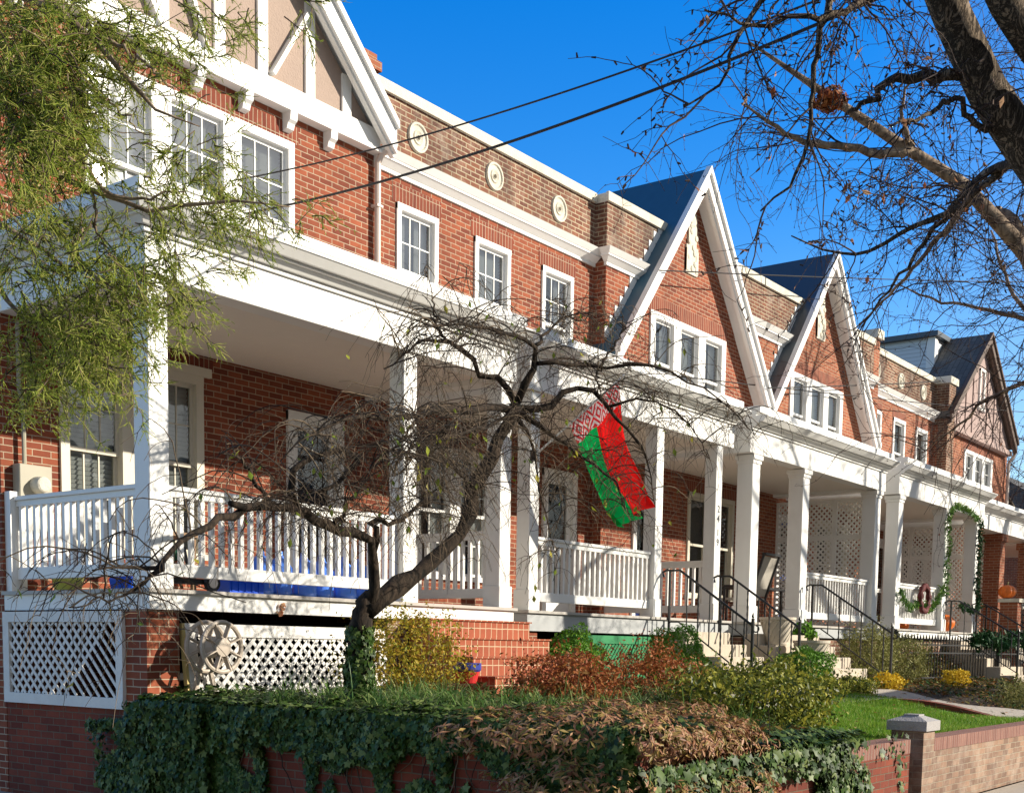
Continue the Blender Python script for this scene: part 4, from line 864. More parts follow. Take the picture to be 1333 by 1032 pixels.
shrub('boxwood', 'rounded green boxwood between the two flights of concrete steps', 'shrub', (17.55, 7.75, -0.28), (0.5, 0.38, 0.36), 11000, 0.034, 'box', shell=0.75)
shrub('shrub', 'broad yellow-tipped green shrub at the left end of the lawn', 'shrub', (11.75, 5.7, -0.52), (1.2, 0.75, 0.44), 11000, 0.05, 'abelia', sprigs=260, shell=0.5)
shrub('conifer_shrub', 'olive feathery conifer beside the iron handrail of the third porch', 'shrub', (21.5, 8.3, -0.12), (0.75, 0.5, 0.55), 6500, 0.05, 'olive', NARROW, sprigs=200, shell=0.6)
shrub('conifer_shrub', 'greyer olive conifer just behind the feathery one at the third porch', 'shrub', (23.2, 8.35, -0.15), (0.9, 0.5, 0.50), 6000, 0.05, 'olive', NARROW, sprigs=150, shell=0.6)
shrub('juniper', 'low yellow-green juniper above the wall at the far right', 'shrub', (21.7, 5.35, -0.74), (1.7, 0.7, 0.28), 9000, 0.055, 'olive', NARROW, sprigs=260, shell=0.3)
shrub('shrub', 'dark brown leafless-looking shrub under the garland porch', 'shrub', (26.4, 8.85, -0.3), (1.5, 0.3, 0.32), 4000, 0.05, 'cover', sprigs=120, shell=0.3)
shrub('shrub', 'small green shrub growing before the iron fence', 'shrub', (17.9, 7.15, -0.52), (0.5, 0.35, 0.17), 2400, 0.045, 'abelia', sprigs=60)
shrub('flower_clump', 'yellow chrysanthemums at the foot of the concrete steps', 'flowers', (19.7, 7.3, -0.48), (0.33, 0.28, 0.15), 1500, 0.045, 'yellow')
shrub('flower_clump', 'bright yellow flower clump beside the small green shrub near the path', 'flowers', (22.9, 7.2, -0.45), (0.35, 0.25, 0.18), 1300, 0.045, 'yellow')
# azalea spilling over the corner of the wall
az = thing('azalea', (8.1, 4.7, -1.0), 'large copper-leaved azalea spilling over the corner of the ivy wall', 'shrub')
parts = []
for c, r, n in (((7.45, 4.9, -0.60), (0.85, 0.95, 0.20), 7500), ((8.6, 4.75, -0.70), (0.9, 0.55, 0.18), 6000), ((6.95, 4.75, -0.95), (0.36, 0.62, 0.30), 2800), ((7.2, 5.6, -0.62), (0.5, 0.6, 0.16), 2400), ((9.4, 5.4, -0.62), (0.8, 0.6, 0.18), 3000), ((6.85, 4.7, -1.30), (0.30, 0.7, 0.25), 2600), ((7.5, 4.2, -1.2), (0.55, 0.2, 0.3), 2200), ((8.4, 4.2, -1.05), (0.6, 0.2, 0.2), 1600)):
    k = n//5; P, d = blob_points(k, c, r, 0.55)
    for j in range(5):        # whorls of five leaves
        g = 2*math.pi*j/5+rng.random(k)*0.6; nr = d*0.8+rdir(k)*0.5+np.array([0, -0.2, 0.5])
        a, cc, n_ = basis(nr, rdir(k)); dirv = a*np.cos(g)[:, None]+cc*np.sin(g)[:, None]
        V, F = inst(NARROW[0], NARROW[1], P+dirv*0.028, n_+dirv*0.25, dirv, 0.052*(1+0.25*rng.normal(size=k)).clip(0.5, 1.6)); parts.append((V, F))
V, F = join(parts); raw('foliage', V, F, 'azalea', az)
k = 60; W = walk(np.c_[rng.uniform(7.3, 9.8, k), rng.uniform(4.5, 5.6, k), np.full(k, -1.0)], rdir(k)*0.8+np.array([-0.2, -0.5, 0.7]), np.full(k, 0.7), 7, 0.2)
V, F = tubes(W, np.linspace(0.012, 0.003, 7)[None].repeat(k, 0), 4); raw('stems', V, F, 'twig', az)
# ivy
def ivy_on(P, nrm, size, extra_drop=0.0):
    n = len(P); nr = nrm+rdir(n)*0.5; up = np.array([0, 0, -1.0])+rdir(n)*0.7
    return inst(IVY[0], IVY[1], P, nr, up, size*(1+0.45*rng.normal(size=n)).clip(0.35, 2.0))
def noise2(u, v, s=1.0):
    return (np.sin(u*2.3*s+1.1)+np.sin(v*3.7*s+u*1.7*s)+np.sin(u*5.9*s-v*2.1*s+2.0)*0.7+np.sin(u*11*s+v*7*s)*0.4)/3.1
parts = []
n = 60000; y = rng.uniform(4.25, 9.95, n); z = rng.uniform(-1.58, -0.53, n)
m1 = noise2(y*1.3, z*1.2); band = (z > -0.86-0.10*np.sin(y*3)-0.05*np.sin(y*11)); left = (y > 8.2+0.25*np.sin(z*7)+0.1*np.sin(z*23)) & (y < 9.75+0.2*np.sin(z*9)); strands = (np.sin(y*9+np.sin(z*3)*0.9)+0.5*np.sin(y*23+z*2)) > 0.85-(z+0.8)*-0.25
keep = band | left | (strands & (rng.random(n) < 0.55)) | ((m1 > 0.42) & (rng.random(n) < 0.6)) | ((y < 5.1) & (rng.random(n) < 0.7))
keep &= ~((y > 9.35) & (z > -0.72)); y, z = y[keep], z[keep]; bul = 0.08*(z > -0.9)+0.04+0.10*(y > 8.4)
bul = bul+0.10*np.clip(noise2(y*2.1+3, z*2.6), 0, 1); P = np.c_[6.985-rng.random(len(y))*bul, y, z]
parts.append(ivy_on(P, np.tile([-1.0, 0, 0.15], (len(P), 1)), 0.046))
n = 15000; y = rng.uniform(4.3, 9.35, n); xx_ = 6.90+rng.random(n)**1.4*1.3; P = np.c_[xx_, y, -0.62+0.012*(y-4.3)+rng.random(n)*(0.10+0.13*np.clip(noise2(xx_*3, y*2.2), 0, 1))]
parts.append(ivy_on(P, np.tile([-0.2, 0, 1.0], (n, 1)), 0.048))
V, F = join(parts); iv = raw('ivy', V, F, 'ivy'); tag(iv, 'dark green ivy hanging down the shaded side of the corner wall', 'ivy', kind='stuff')
parts = []
n = 13000; x = rng.uniform(7.0, 12.2, n); z = rng.uniform(-1.58, -0.80, n)
nz_ = noise2(x*1.6, z*1.8); keep = ((x < 8.7) | (nz_ > 0.12) | ((z > -1.02) & (nz_ > -0.3))) & ((x < 10.9+0.3*np.sin(z*9)) | (rng.random(n) < 0.05)); x, z = x[keep], z[keep]
P = np.c_[x, 4.285-rng.random(len(x))*(0.12*(x < 11.5)+0.03), z]; parts.append(ivy_on(P, np.tile([0, -1.0, 0.25], (len(P), 1)), 0.055))
n = 3000; P = np.c_[rng.uniform(9.0, 10.9, n), rng.uniform(4.2, 4.8, n), -0.84+rng.random(n)*0.14]; parts.append(ivy_on(P, np.tile([0, -0.3, 1.0], (n, 1)), 0.055))
V, F = join(parts); iv = raw('ivy', V, F, 'ivy'); tag(iv, 'pale sunlit ivy on the street face of the wall left of the lawn', 'ivy', kind='stuff')
k = 60; W = walk(np.c_[np.full(k, 6.97), rng.uniform(4.4, 9.6, k), rng.uniform(-0.9, -0.6, k)], np.tile([0, 0, -1.0], (k, 1))+rdir(k)*np.array([0, 0.5, 0.3]), rng.uniform(0.4, 1.0, k), 10, 0.16, grav=0.05)
W[:, :, 0] = 6.985-np.abs(rng.normal(size=(k, 10)))*0.012; V, F = tubes(W, np.linspace(0.006, 0.002, 10)[None].repeat(k, 0), 4); o = raw('ivy_stems', V, F, 'twig'); o.parent = bpy.data.objects['ivy']; o.location = np.array(o.location)-np.array(bpy.data.objects['ivy'].location)
# liriope / grasses
def straps(centers, per, ln, mat, name, label, spread=0.06, w=0.0042, kind='stuff'):
    C_ = np.repeat(np.array(centers), per, axis=0); k = len(C_)
    P0 = C_+np.c_[rng.normal(size=(k, 2))*spread, np.zeros(k)]
    D = np.c_[rng.normal(size=(k, 2))*0.7, np.full(k, 1.0)]; Ln = ln*(0.6+0.7*rng.random(k))
    W = walk(P0, D, Ln, 6, 0.06, grav=0.42)
    t = np.gradient(W, axis=1); sd = np.cross(t, np.array([0, 0, 1.0])); sd /= np.linalg.norm(sd, axis=2)[..., None]+1e-9
    wd = (w*np.array([0.8, 1, 1, 0.85, 0.55, 0.08]))[None, :, None]
    V = np.stack([W-sd*wd, W+sd*wd], axis=2).reshape(-1, 3)
    i = np.arange(5); f = np.stack([i*2, i*2+1, i*2+3, i*2+2], axis=-1); F = (f[None]+(np.arange(k)*12)[:, None, None]).reshape(-1, 4)
    return tag(raw(name, V, F, mat), label, 'grass plants', kind=kind)
cs = [(rng.uniform(7.2, 8.9), yy, 0) for yy in np.concatenate([rng.normal(7.6, 0.5, 34), rng.normal(6.2, 0.35, 26)])]
cs = [(x, y, gz(x, y)) for x, y, _ in cs]
straps(cs, 70, 0.30, 'liriope', 'liriope', 'green strap-leaved liriope clumps along the top of the ivy wall')
cs = [(x, y, gz(x, y)) for x, y in zip(rng.uniform(9.4, 12.0, 46), rng.uniform(5.0, 7.2, 46))]
straps(cs, 40, 0.36, 'liriope', 'liriope', 'liriope clumps behind the copper azalea below the green lattice')
# lawn
n = 60000; x = rng.uniform(11.6, 18.3, n); y = rng.uniform(4.56, 6.9, n); keep = ~((x > 17.7) & (y > 4.7)); x, y = x[keep], y[keep]
x = x; zz = np.array([gz(a, b_) for a, b_ in zip(x, y)])+0.002
P = np.c_[x, y, zz]; D = np.c_[rng.normal(size=(len(x), 2))*0.5, np.ones(len(x))]; D /= np.linalg.norm(D, axis=1)[:, None]
a = np.cross(D, rdir(len(x))); a /= np.linalg.norm(a, axis=1)[:, None]; hh = rng.uniform(0.035, 0.085, len(x))[:, None]
V = np.stack([P-a*0.004, P+a*0.004, P+D*hh], axis=1).reshape(-1, 3)
tag(raw('lawn', V, np.arange(len(V)).reshape(-1, 3), 'grass'), 'small bright green lawn behind the capped pier', 'lawn', kind='stuff')
def turf_mesh():
    xs = np.linspace(11.6, 17.9, 40); ys = np.linspace(4.565, 6.4, 14)
    V = [(x, y, gz(x, y)+0.006) for x in xs for y in ys]; k = len(ys)
    return V, [(i*k+j, (i+1)*k+j, (i+1)*k+j+1, i*k+j+1) for i in range(len(xs)-1) for j in range(k-1)]
M['turf'] = plain('turf_base', (0.06, 0.17, 0.015), 0.9, 0.3, 30)
V, F = turf_mesh(); tag(raw('turf_base', V, F, 'turf'), kind='structure')
# ground cover and leaf litter
n = 17000; x = rng.uniform(9, 30, n); y = rng.uniform(4.7, 9.1, n)
keep = (~((x < 18.2) & (y < 6.5) & (x > 11.6))) & (~((y > 6.3) & (y < 7.28) & (x < 19) & (x > 12.9) & (rng.random(n) > 0.06))) & ~((x > 17.7) & (x < 19.9) & (y < 7.4) & (rng.random(n) > 0.05)); x, y = x[keep], y[keep]
P = np.c_[x, y, [gz(a, b_) for a, b_ in zip(x, y)]]; P[:, 2] += rng.random(len(x))*0.13
V, F = inst(LEAF[0], LEAF[1], P, rdir(len(x))*0.7+np.array([0, 0, 1.0]), rdir(len(x)), rng.uniform(0.04, 0.10, len(x)))
tag(raw('ground_cover', V, F, 'cover'), 'mixed green and brown ground cover along the front beds', 'ground cover', kind='stuff')
n = 420; x = rng.uniform(7.4, 24, n); y = rng.uniform(4.6, 8.6, n); P = np.c_[x, y, [gz(a, b_)+0.05 for a, b_ in zip(x, y)]]
V, F = inst(LEAF[0], LEAF[1], P, rdir(n)*0.4+np.array([0, 0, 1.0]), rdir(n), rng.uniform(0.04, 0.08, n))
tag(raw('fallen_leaves', V, F, 'deadleaf'), 'scattered dry leaves lying on the lawn and beds', 'leaves', kind='stuff')
# ------------------------------------------------------------------ trees
def limb(pts, r0, r1, m=16, jit=0.0):
    p = np.array(pts, float); rr = np.linspace(r0, r1, len(p)) if np.isscalar(r0) else r0
    P, R = resample(p, rr, m)
    if jit: P[1:-1] += rng.normal(size=(m-2, 3))*jit
    return P, R
# weeping cherry in the left garden
wt = thing('weeping_tree', tuple(at(470, 920, 7.45)), 'gnarled bare weeping cherry with an ivy-wrapped trunk in front of the left porch', 'tree')
def A(*l): return [at(px, py, Y) for px, py, Y in l]
LB = [
 (A((470, 925, 7.45), (468, 870, 7.45), (468, 830, 7.44), (474, 790, 7.42), (484, 774, 7.4)), [0.15, 0.125, 0.11, 0.105, 0.10]),
 (A((474, 795, 7.42), (500, 775, 7.38), (530, 757, 7.33), (562, 733, 7.27), (590, 705, 7.22), (607, 680, 7.2), (613, 650, 7.2), (625, 620, 7.2), (643, 592, 7.2), (652, 565, 7.2), (672, 530, 7.2)), [0.11, .10, .095, .09, .085, .08, .075, .072, .07, .07, .075]),
 (A((478, 792, 7.42), (487, 768, 7.35), (486, 735, 7.3), (482, 708, 7.25), (465, 693, 7.2), (430, 686, 7.1), (410, 679, 7.0), (386, 663, 6.9), (352, 657, 6.8), (322, 660, 6.7), (300, 655, 6.6)), [.085, .065, .055, .05, .05, .05, .045, .045, .04, .035, .025]),
 (A((352, 657, 6.8), (320, 662, 6.7), (273, 679, 6.6), (240, 705, 6.5), (211, 732, 6.4), (170, 740, 6.3), (120, 742, 6.2)), [.045, .042, .036, .03, .022, .014, .006]),
 (A((211, 732, 6.4), (190, 755, 6.35), (150, 775, 6.25), (90, 790, 6.1)), [.022, .015, .009, .005]),
 (A((484, 720, 7.27), (488, 690, 7.2), (480, 678, 7.2), (500, 680, 7.2), (520, 677, 7.25), (545, 658, 7.3), (565, 640, 7.35)), [.045, .038, .032, .03, .028, .02, .01]),
 (A((430, 686, 7.1), (450, 672, 7.0), (452, 650, 6.95), (470, 640, 6.9)), [.03, .022, .014, .008]),
 (A((386, 663, 6.9), (378, 640, 6.85), (375, 625, 6.85), (389, 603, 6.85), (415, 592, 6.9), (440, 585, 6.95), (470, 602, 7.0), (455, 613, 6.95), (440, 628, 6.9), (420, 640, 6.9), (390, 632, 6.85)), [.04, .036, .032, .03, .03, .03, .032, .03, .024, .02, .012]),
 (A((352, 657, 6.8), (333, 630, 6.75), (310, 600, 6.7), (285, 590, 6.6)), [.025, .018, .012, .005]),
 (A((670, 537, 7.2), (640, 531, 7.1), (600, 532, 7.0), (570, 536, 6.9), (537, 543, 6.8), (505, 546, 6.7), (450, 545, 6.6), (400, 565, 6.5), (365, 600, 6.4)), [.06, .042, .038, .034, .03, .025, .018, .012, .006]),
 (A((672, 530, 7.2), (662, 508, 7.25), (645, 490, 7.3), (625, 488, 7.35), (610, 465, 7.4), (590, 448, 7.4), (570, 443, 7.4), (540, 452, 7.3), (500, 480, 7.2)), [.055, .045, .04, .036, .032, .028, .024, .016, .008]),
 (A((590, 448, 7.4), (572, 432, 7.4), (563, 400, 7.4), (566, 385, 7.4)), [.022, .018, .012, .006]),
 (A((672, 527, 7.2), (688, 490, 7.1), (700, 473, 7.0), (697, 450, 7.0), (680, 440, 7.0), (640, 428, 7.0), (600, 424, 7.0), (540, 425, 6.9)), [.055, .045, .04, .034, .028, .02, .014, .007]),
 (A((700, 473, 7.0), (740, 474, 6.9), (782, 476, 6.8), (810, 476, 6.6), (850, 476, 6.4), (895, 493, 6.2), (940, 522, 6.05), (985, 570, 5.9)), [.035, .028, .024, .022, .019, .014, .009, .004]),
 (A((782, 476, 6.8), (800, 450, 6.75), (815, 425, 6.7)), [.02, .013, .006]), (A((782, 476, 6.8), (778, 500, 6.75), (785, 520, 6.7)), [.015, .01, .006]),
 (A((672, 532, 7.2), (700, 532, 7.1), (720, 528, 7.0), (735, 512, 6.9), (758, 504, 6.85), (772, 508, 6.8), (790, 530, 6.7), (815, 555, 6.6), (840, 590, 6.5), (850, 625, 6.4), (853, 660, 6.3)), [.06, .05, .045, .04, .036, .032, .026, .02, .014, .009, .005]),
 (A((790, 530, 6.7), (830, 520, 6.5), (870, 530, 6.3), (905, 560, 6.1), (925, 600, 5.95)), [.02, .016, .012, .008, .004]),
 (A((672, 536, 7.2), (700, 552, 7.0), (720, 565, 6.9), (748, 588, 6.8), (775, 605, 6.7), (800, 630, 6.6), (820, 670, 6.5)), [.05, .035, .028, .022, .018, .012, .006]),
 (A((672, 540, 7.2), (690, 570, 7.0), (700, 620, 6.9), (712, 680, 6.8), (730, 730, 6.7)), [.03, .018, .012, .008, .004]),
 (A((613, 650, 7.2), (600, 620, 7.0), (575, 600, 6.9), (545, 598, 6.8), (510, 620, 6.7)), [.03, .02, .014, .01, .005]),
 (A((697, 450, 7.0), (715, 430, 7.1), (735, 415, 7.2), (770, 420, 7.3)), [.025, .018, .012, .006]),
 (A((545, 543, 6.8), (520, 575, 6.7), (490, 600, 6.6), (462, 650, 6.5)), [.02, .014, .01, .005]),
 (A((672, 530, 7.2), (650, 548, 6.9), (610, 562, 6.6), (560, 575, 6.4), (500, 600, 6.2)), [.035, .024, .018, .012, .006]),
]
tb = MB(); LP = []
for i, (p, r) in enumerate(LB):
    P, R = limb(p, np.array(r)*(0.80 if i < 3 else 0.74), None, 14 if i else 22, 0.012 if i else 0.006)
    R = R*(1+0.10*rng.normal(size=len(R))).clip(0.8, 1.3)
    tb.tube(P, list(R), 9 if i < 3 else 7)
    LP.append((P, R))
tb.build('trunk', 'bark_dark', wt, smooth=True)
src = []; 
for i, (P, R) in enumerate(LP):
    if i in (0,): continue
    lo = 6 if i in (1, 2) else 2
    L_ = np.linalg.norm(P[-1]-P[lo]); k = int(5+11*L_*(0.45 if i in (3, 4, 8) else 1))
    u = rng.uniform(lo, len(P)-1.01, k); j = u.astype(int); f = (u-j)[:, None]
    src.append(P[j]*(1-f)+P[j+1]*f)
src = np.concatenate(src); n = len(src)
D = rdir(n)*np.array([1, 1, 0.35]); D[:, 2] = np.abs(D[:, 2])*1.0+0.35
W1 = walk(src, D, rng.uniform(0.35, 0.85, n), 9, 0.17, grav=0.20)
parts = [tubes(W1, np.linspace(0.0058, 0.0028, 9)[None].repeat(n, 0), 4)]
# hanging twigs
k = int(n*4.2); q = rng.integers(0, n, k); j = rng.integers(2, 9, k); P0 = W1[q, j]; D = rdir(k)*np.array([1, 1, 0.3]); D[:, 2] -= 0.2
W2 = walk(P0, D, rng.uniform(0.18, 0.75, k), 8, 0.16, grav=0.26)
parts.append(tubes(W2, np.linspace(0.0029, 0.0015, 8)[None].repeat(k, 0), 3))
k3 = int(k*2); q = rng.integers(0, k, k3); j = rng.integers(1, 7, k3); P0 = W2[q, j]; D = rdir(k3)+np.array([0, 0, -0.5])
W3 = walk(P0, D, rng.uniform(0.05, 0.22, k3), 5, 0.18, grav=0.2)
parts.append(tubes(W3, np.linspace(0.0024, 0.0013, 5)[None].repeat(k3, 0), 3))
V, F = join(parts); raw('twigs', V, F, 'twig', wt)
q = rng.integers(0, k, 220); P = W2[q, rng.integers(2, 8, 220)]
V, F = inst(LEAF[0], LEAF[1], P-np.array([0, 0, 0.03]), rdir(220), np.tile([0, 0, -1.0], (220, 1))+rdir(220)*0.4, rng.uniform(0.05, 0.085, 220)); raw('leaves', V, F, 'budleaf', wt)
# ivy on its trunk
P, R = LP[0]; n = 900; u = rng.uniform(0, 15, n); j = u.astype(int); g = rng.uniform(0, 2*math.pi, n)
nd = np.c_[np.cos(g), np.sin(g), np.zeros(n)]; Q = P[j]+(P[j+1]-P[j])*(u-j)[:, None]+nd*(R[j]+0.02)[:, None]
V, F = inst(IVY[0], IVY[1], Q, nd+rdir(n)*0.5, np.tile([0, 0, -1.0], (n, 1))+rdir(n)*0.5, rng.uniform(0.035, 0.06, n))
o = raw('trunk_ivy', V, F, 'ivy', wt)
# big street tree at the right, leaning limbs over the frame
def A2(*l): return [atd(px, py, D_) for px, py, D_ in l]
def branchy(root, limbs, per_m, mats=('bark', 'twig_dark'), l1=(0.6, 1.5), l2=(0.25, 0.8), droop=0.05, r1=0.011, skip=(), thin=1.0, sub=4, leaves=0, subsub=2):
    t = MB(); src = []; sdir = []
    for i, (p, r) in enumerate(limbs):
        P, R = limb(p, np.array(r, float), None, 18, 0.012)
        t.tube(P, list(R), 12 if max(r) > 0.1 else 7)
        if i in skip: continue
        L_ = np.sum(np.linalg.norm(np.diff(P, axis=0), axis=1)); k = int(per_m*L_)
        u = rng.uniform(0, len(P)-1.01, k); j = u.astype(int); f = (u-j)[:, None]; src.append(P[j]*(1-f)+P[j+1]*f)
        sdir.append((P[j+1]-P[j])/np.linalg.norm(P[j+1]-P[j], axis=1)[:, None])
    t.build('trunk', mats[0], root, smooth=True)
    src = np.concatenate(src); sd = np.concatenate(sdir); n = len(src)
    D = rdir(n)*0.9+sd*0.6+np.array([0, 0, -0.1]); W1 = walk(src, D, rng.uniform(*l1, n), 9, 0.16, grav=droop)
    parts = [tubes(W1, np.linspace(r1, r1*0.4, 9)[None].repeat(n, 0)*thin, 4)]
    k = n*sub; q = rng.integers(0, n, k); j = rng.integers(1, 9, k); tt = W1[q, j]-W1[q, j-1]; tt /= np.linalg.norm(tt, axis=1)[:, None]
    W2 = walk(W1[q, j], rdir(k)*0.8+tt*0.7, rng.uniform(*l2, k), 8, 0.2, grav=droop); parts.append(tubes(W2, np.linspace(r1*0.45, r1*0.25, 8)[None].repeat(k, 0)*thin, 3))
    if subsub:
        k3 = k*subsub; q = rng.integers(0, k, k3); j = rng.integers(1, 8, k3)
        W3 = walk(W2[q, j], rdir(k3)+np.array([0, 0, -0.15]), rng.uniform(0.05, 0.22, k3), 4, 0.2, grav=droop); parts.append(tubes(W3, np.linspace(r1*0.28, r1*0.2, 4)[None].repeat(k3, 0)*thin, 3))
        # buds
        W4 = walk(W2[:, 1:].reshape(-1, 3)[::2], rdir(len(W2)*7)[::2], np.full((len(W2)*7+1)//2, 0.022), 2, 0.0)
        parts.append(tubes(W4, np.tile([0.006, 0.004], (len(W4), 1))*thin, 3))
    V, F = join(parts); raw('twigs', V, F, mats[1], root)
    if leaves:
        q = rng.integers(0, k, leaves); P = W2[q, rng.integers(2, 8, leaves)]
        V, F = inst(LEAF[0], LEAF[1], P, rdir(leaves), np.tile([0, 0, -1.0], (leaves, 1))+rdir(leaves)*0.6, rng.uniform(0.03, 0.065, leaves)); raw('leaves', V, F, 'deadleaf', root)
st = thing('street_tree', (15.0, 3.75, -1.55), 'big rough-barked street tree whose thick trunk crosses the upper right corner', 'tree')
b0 = atd(1500, 900, 8.2); b0 = np.array([b0[0], b0[1], -1.6])
limbsA = [
 ([b0, b0+np.array([0.05, 0, 1.2]), atd(1500, 600, 8.0), atd(1430, 380, 7.8), atd(1362, 230, 7.6), atd(1310, 150, 7.5), atd(1265, 70, 7.4), atd(1225, -10, 7.3), atd(1150, -160, 7.2)], [.24, .19, .14, .12, .106, .100, .094, .088, .07]),
 ([atd(1440, 400, 7.8), atd(1420, 200, 7.6), atd(1370, 90, 7.4), atd(1325, 20, 7.3), atd(1285, -40, 7.2), atd(1240, -140, 7.2)], [.10, .09, .085, .08, .07, .055]),
 (A2((1300, 160, 7.5), (1275, 165, 7.4), (1245, 130, 7.3), (1200, 150, 7.0), (1160, 165, 6.8)), [.02, .016, .014, .010, .005]),
 (A2((1250, 100, 7.4), (1200, 100, 7.3), (1160, 105, 7.2), (1135, 130, 7.1), (1100, 150, 7.0)), [.03, .026, .02, .014, .007]),
 (A2((1380, 160, 7.7), (1310, 220, 7.9), (1250, 265, 8.0), (1180, 300, 8.2), (1100, 335, 8.4), (1030, 307, 8.5)), [.03, .024, .018, .013, .009, .004]),
 (A2((1340, 210, 7.6), (1290, 225, 7.9), (1240, 270, 8.1), (1200, 320, 8.3), (1150, 385, 8.5), (1118, 422, 8.6)), [.03, .022, .016, .012, .008, .004]),
 (A2((1190, -40, 7.3), (1150, -10, 7.0), (1110, 10, 6.8), (1050, 20, 6.6), (980, 35, 6.5), (920, 15, 6.4)), [.03, .022, .016, .012, .008, .004]),
 (A2((1120, -60, 7.0), (1085, 0, 6.8), (1065, 60, 6.7), (1055, 130, 6.6), (1040, 220, 6.5), (990, 275, 6.5)), [.022, .018, .014, .011, .008, .004]),
 (A2((1180, -60, 7.0), (1120, -20, 6.8), (1000, -10, 6.7), (960, 50, 6.6), (940, 100, 6.5), (890, 140, 6.5)), [.02, .017, .014, .010, .007, .004]),
]
branchy(st, limbsA, 7.0, ('bark', 'twig_dark'), (0.22, 0.6), (0.10, 0.36), 0.09, 0.0058, skip=(0, 1), sub=5, leaves=90)
st2 = thing('street_tree', (25, 3.0, -1.55), 'second street tree whose pale bowed branch carries a leaf nest against the sky', 'tree')
c0 = atd(1560, 900, 26.46); c0 = np.array([c0[0], c0[1], -1.6])
limbsB = [
 ([c0, c0+np.array([0, 0, 1.5]), atd(1520, 640, 18.62), atd(1450, 480, 18.20), atd(1390, 390, 17.92), atd(1345, 345, 17.64), atd(1310, 300, 17.50), atd(1270, 255, 17.22), atd(1225, 218, 17.08), atd(1187, 195, 16.94), atd(1140, 168, 16.80), atd(1090, 132, 16.66), atd(1050, 108, 16.52), atd(1010, 85, 16.38), atd(975, 55, 16.24)], [0.2464, 0.2128, 0.1792, 0.1568, 0.1288, 0.1120, 0.0952, 0.0806, 0.0717, 0.0650, 0.0560, 0.0470, 0.0381, 0.0269, 0.0112]),
 (A2((1345, 345, 17.64), (1332, 315, 17.64), (1318, 290, 17.78), (1300, 270, 17.92)), [0.1260, 0.1120, 0.0840, 0.0420]),
 (A2((1187, 195, 16.94), (1150, 200, 16.80), (1090, 190, 16.66), (1040, 182, 16.52), (1000, 160, 16.38), (965, 135, 16.24)), [0.0630, 0.0504, 0.0420, 0.0336, 0.0224, 0.0098]),
 (A2((1520, 640, 18.62), (1480, 420, 18.48), (1420, 250, 18.20), (1370, 100, 17.92), (1300, -60, 17.64)), [0.1820, 0.1680, 0.1400, 0.1260, 0.0980]),
 (A2((1270, 255, 17.22), (1230, 300, 17.36), (1180, 360, 17.64), (1110, 430, 17.92)), [0.0490, 0.0350, 0.0210, 0.0084]),
 (A2((1420, 400, 18.20), (1380, 410, 18.48), (1333, 415, 18.76), (1270, 400, 18.90), (1200, 385, 19.04), (1170, 370, 19.04)), [0.0700, 0.0490, 0.0336, 0.0224, 0.0140, 0.0070]),
 (A2((1450, 480, 18.20), (1390, 490, 18.48), (1333, 500, 18.76), (1285, 520, 19.04), (1240, 560, 19.32), (1200, 590, 19.60)), [0.0700, 0.0490, 0.0336, 0.0224, 0.0140, 0.0070]),
 (A2((1187, 195, 16.94), (1180, 170, 16.80), (1175, 140, 16.80), (1185, 100, 16.80)), [0.0420, 0.0308, 0.0196, 0.0098]),
 (A2((1420, 250, 18.20), (1340, 180, 18.20), (1280, 100, 18.20), (1230, 20, 18.20)), [0.0840, 0.0630, 0.0420, 0.0196]),
 (A2((1450, 480, 18.20), (1400, 440, 18.48), (1350, 420, 18.76), (1310, 360, 19.04), (1290, 300, 19.32)), [0.0700, 0.0490, 0.0336, 0.0224, 0.0140]),
]
branchy(st2, limbsB, 7.5, ('bark_pale', 'twig_dark'), (0.6, 1.9), (0.3, 1.0), 0.08, 0.0088, skip=(), sub=5, leaves=170)
nc = atd(1080, 130, 16.6); P, d = blob_points(520, nc, (0.24, 0.2, 0.12), 0.4)
V, F = inst(LEAF[0], LEAF[1], P, d+rdir(520)*0.5, rdir(520), 0.08); tag(raw('leaf_nest', V, F, M['redbrown']), 'rusty leaf nest sitting on the pale bowed branch in the sky', 'nest')
# trees further along and across the street
def bare_tree(base, ht, name, label, r=0.2, seed=0, per=3.0, lean=(0, 0)):
    t = thing(name, tuple(base), label, 'tree', 'bare trees along and across the street')
    base = np.array(base, float); L_ = []
    top = base+np.array([lean[0], lean[1], ht*0.42]); L_.append(([base, base+(top-base)*0.5+rdir(1)[0]*0.08, top], [r, r*0.8, r*0.65]))
    for i in range(7):
        g = 2*math.pi*i/7+rng.random(); e = 0.5+0.5*rng.random(); st_ = base+(top-base)*(0.6+0.4*rng.random())
        dv = np.array([math.cos(g)*e, math.sin(g)*e, 1.0]); dv /= np.linalg.norm(dv)
        p = [st_]
        for j in range(4): p.append(p[-1]+dv*ht*0.15+rdir(1)[0]*0.25)
        L_.append((p, [r*0.45, r*0.34, r*0.24, r*0.15, r*0.06]))
    branchy(t, L_, per, ('bark', 'twig_dark'), (0.8, 2.2), (0.4, 1.2), 0.0, 0.018, skip=(0,), sub=4, leaves=60, subsub=1)
    return t
bare_tree((43.5, 10.5, -1.6), 11, 'bare_tree', 'bare tree standing beyond the farthest house at the right edge', 0.22)
t0 = bare_tree((47.5, 8.0, -1.6), 12, 'bare_tree', 'taller bare tree behind the right edge of the row', 0.26)
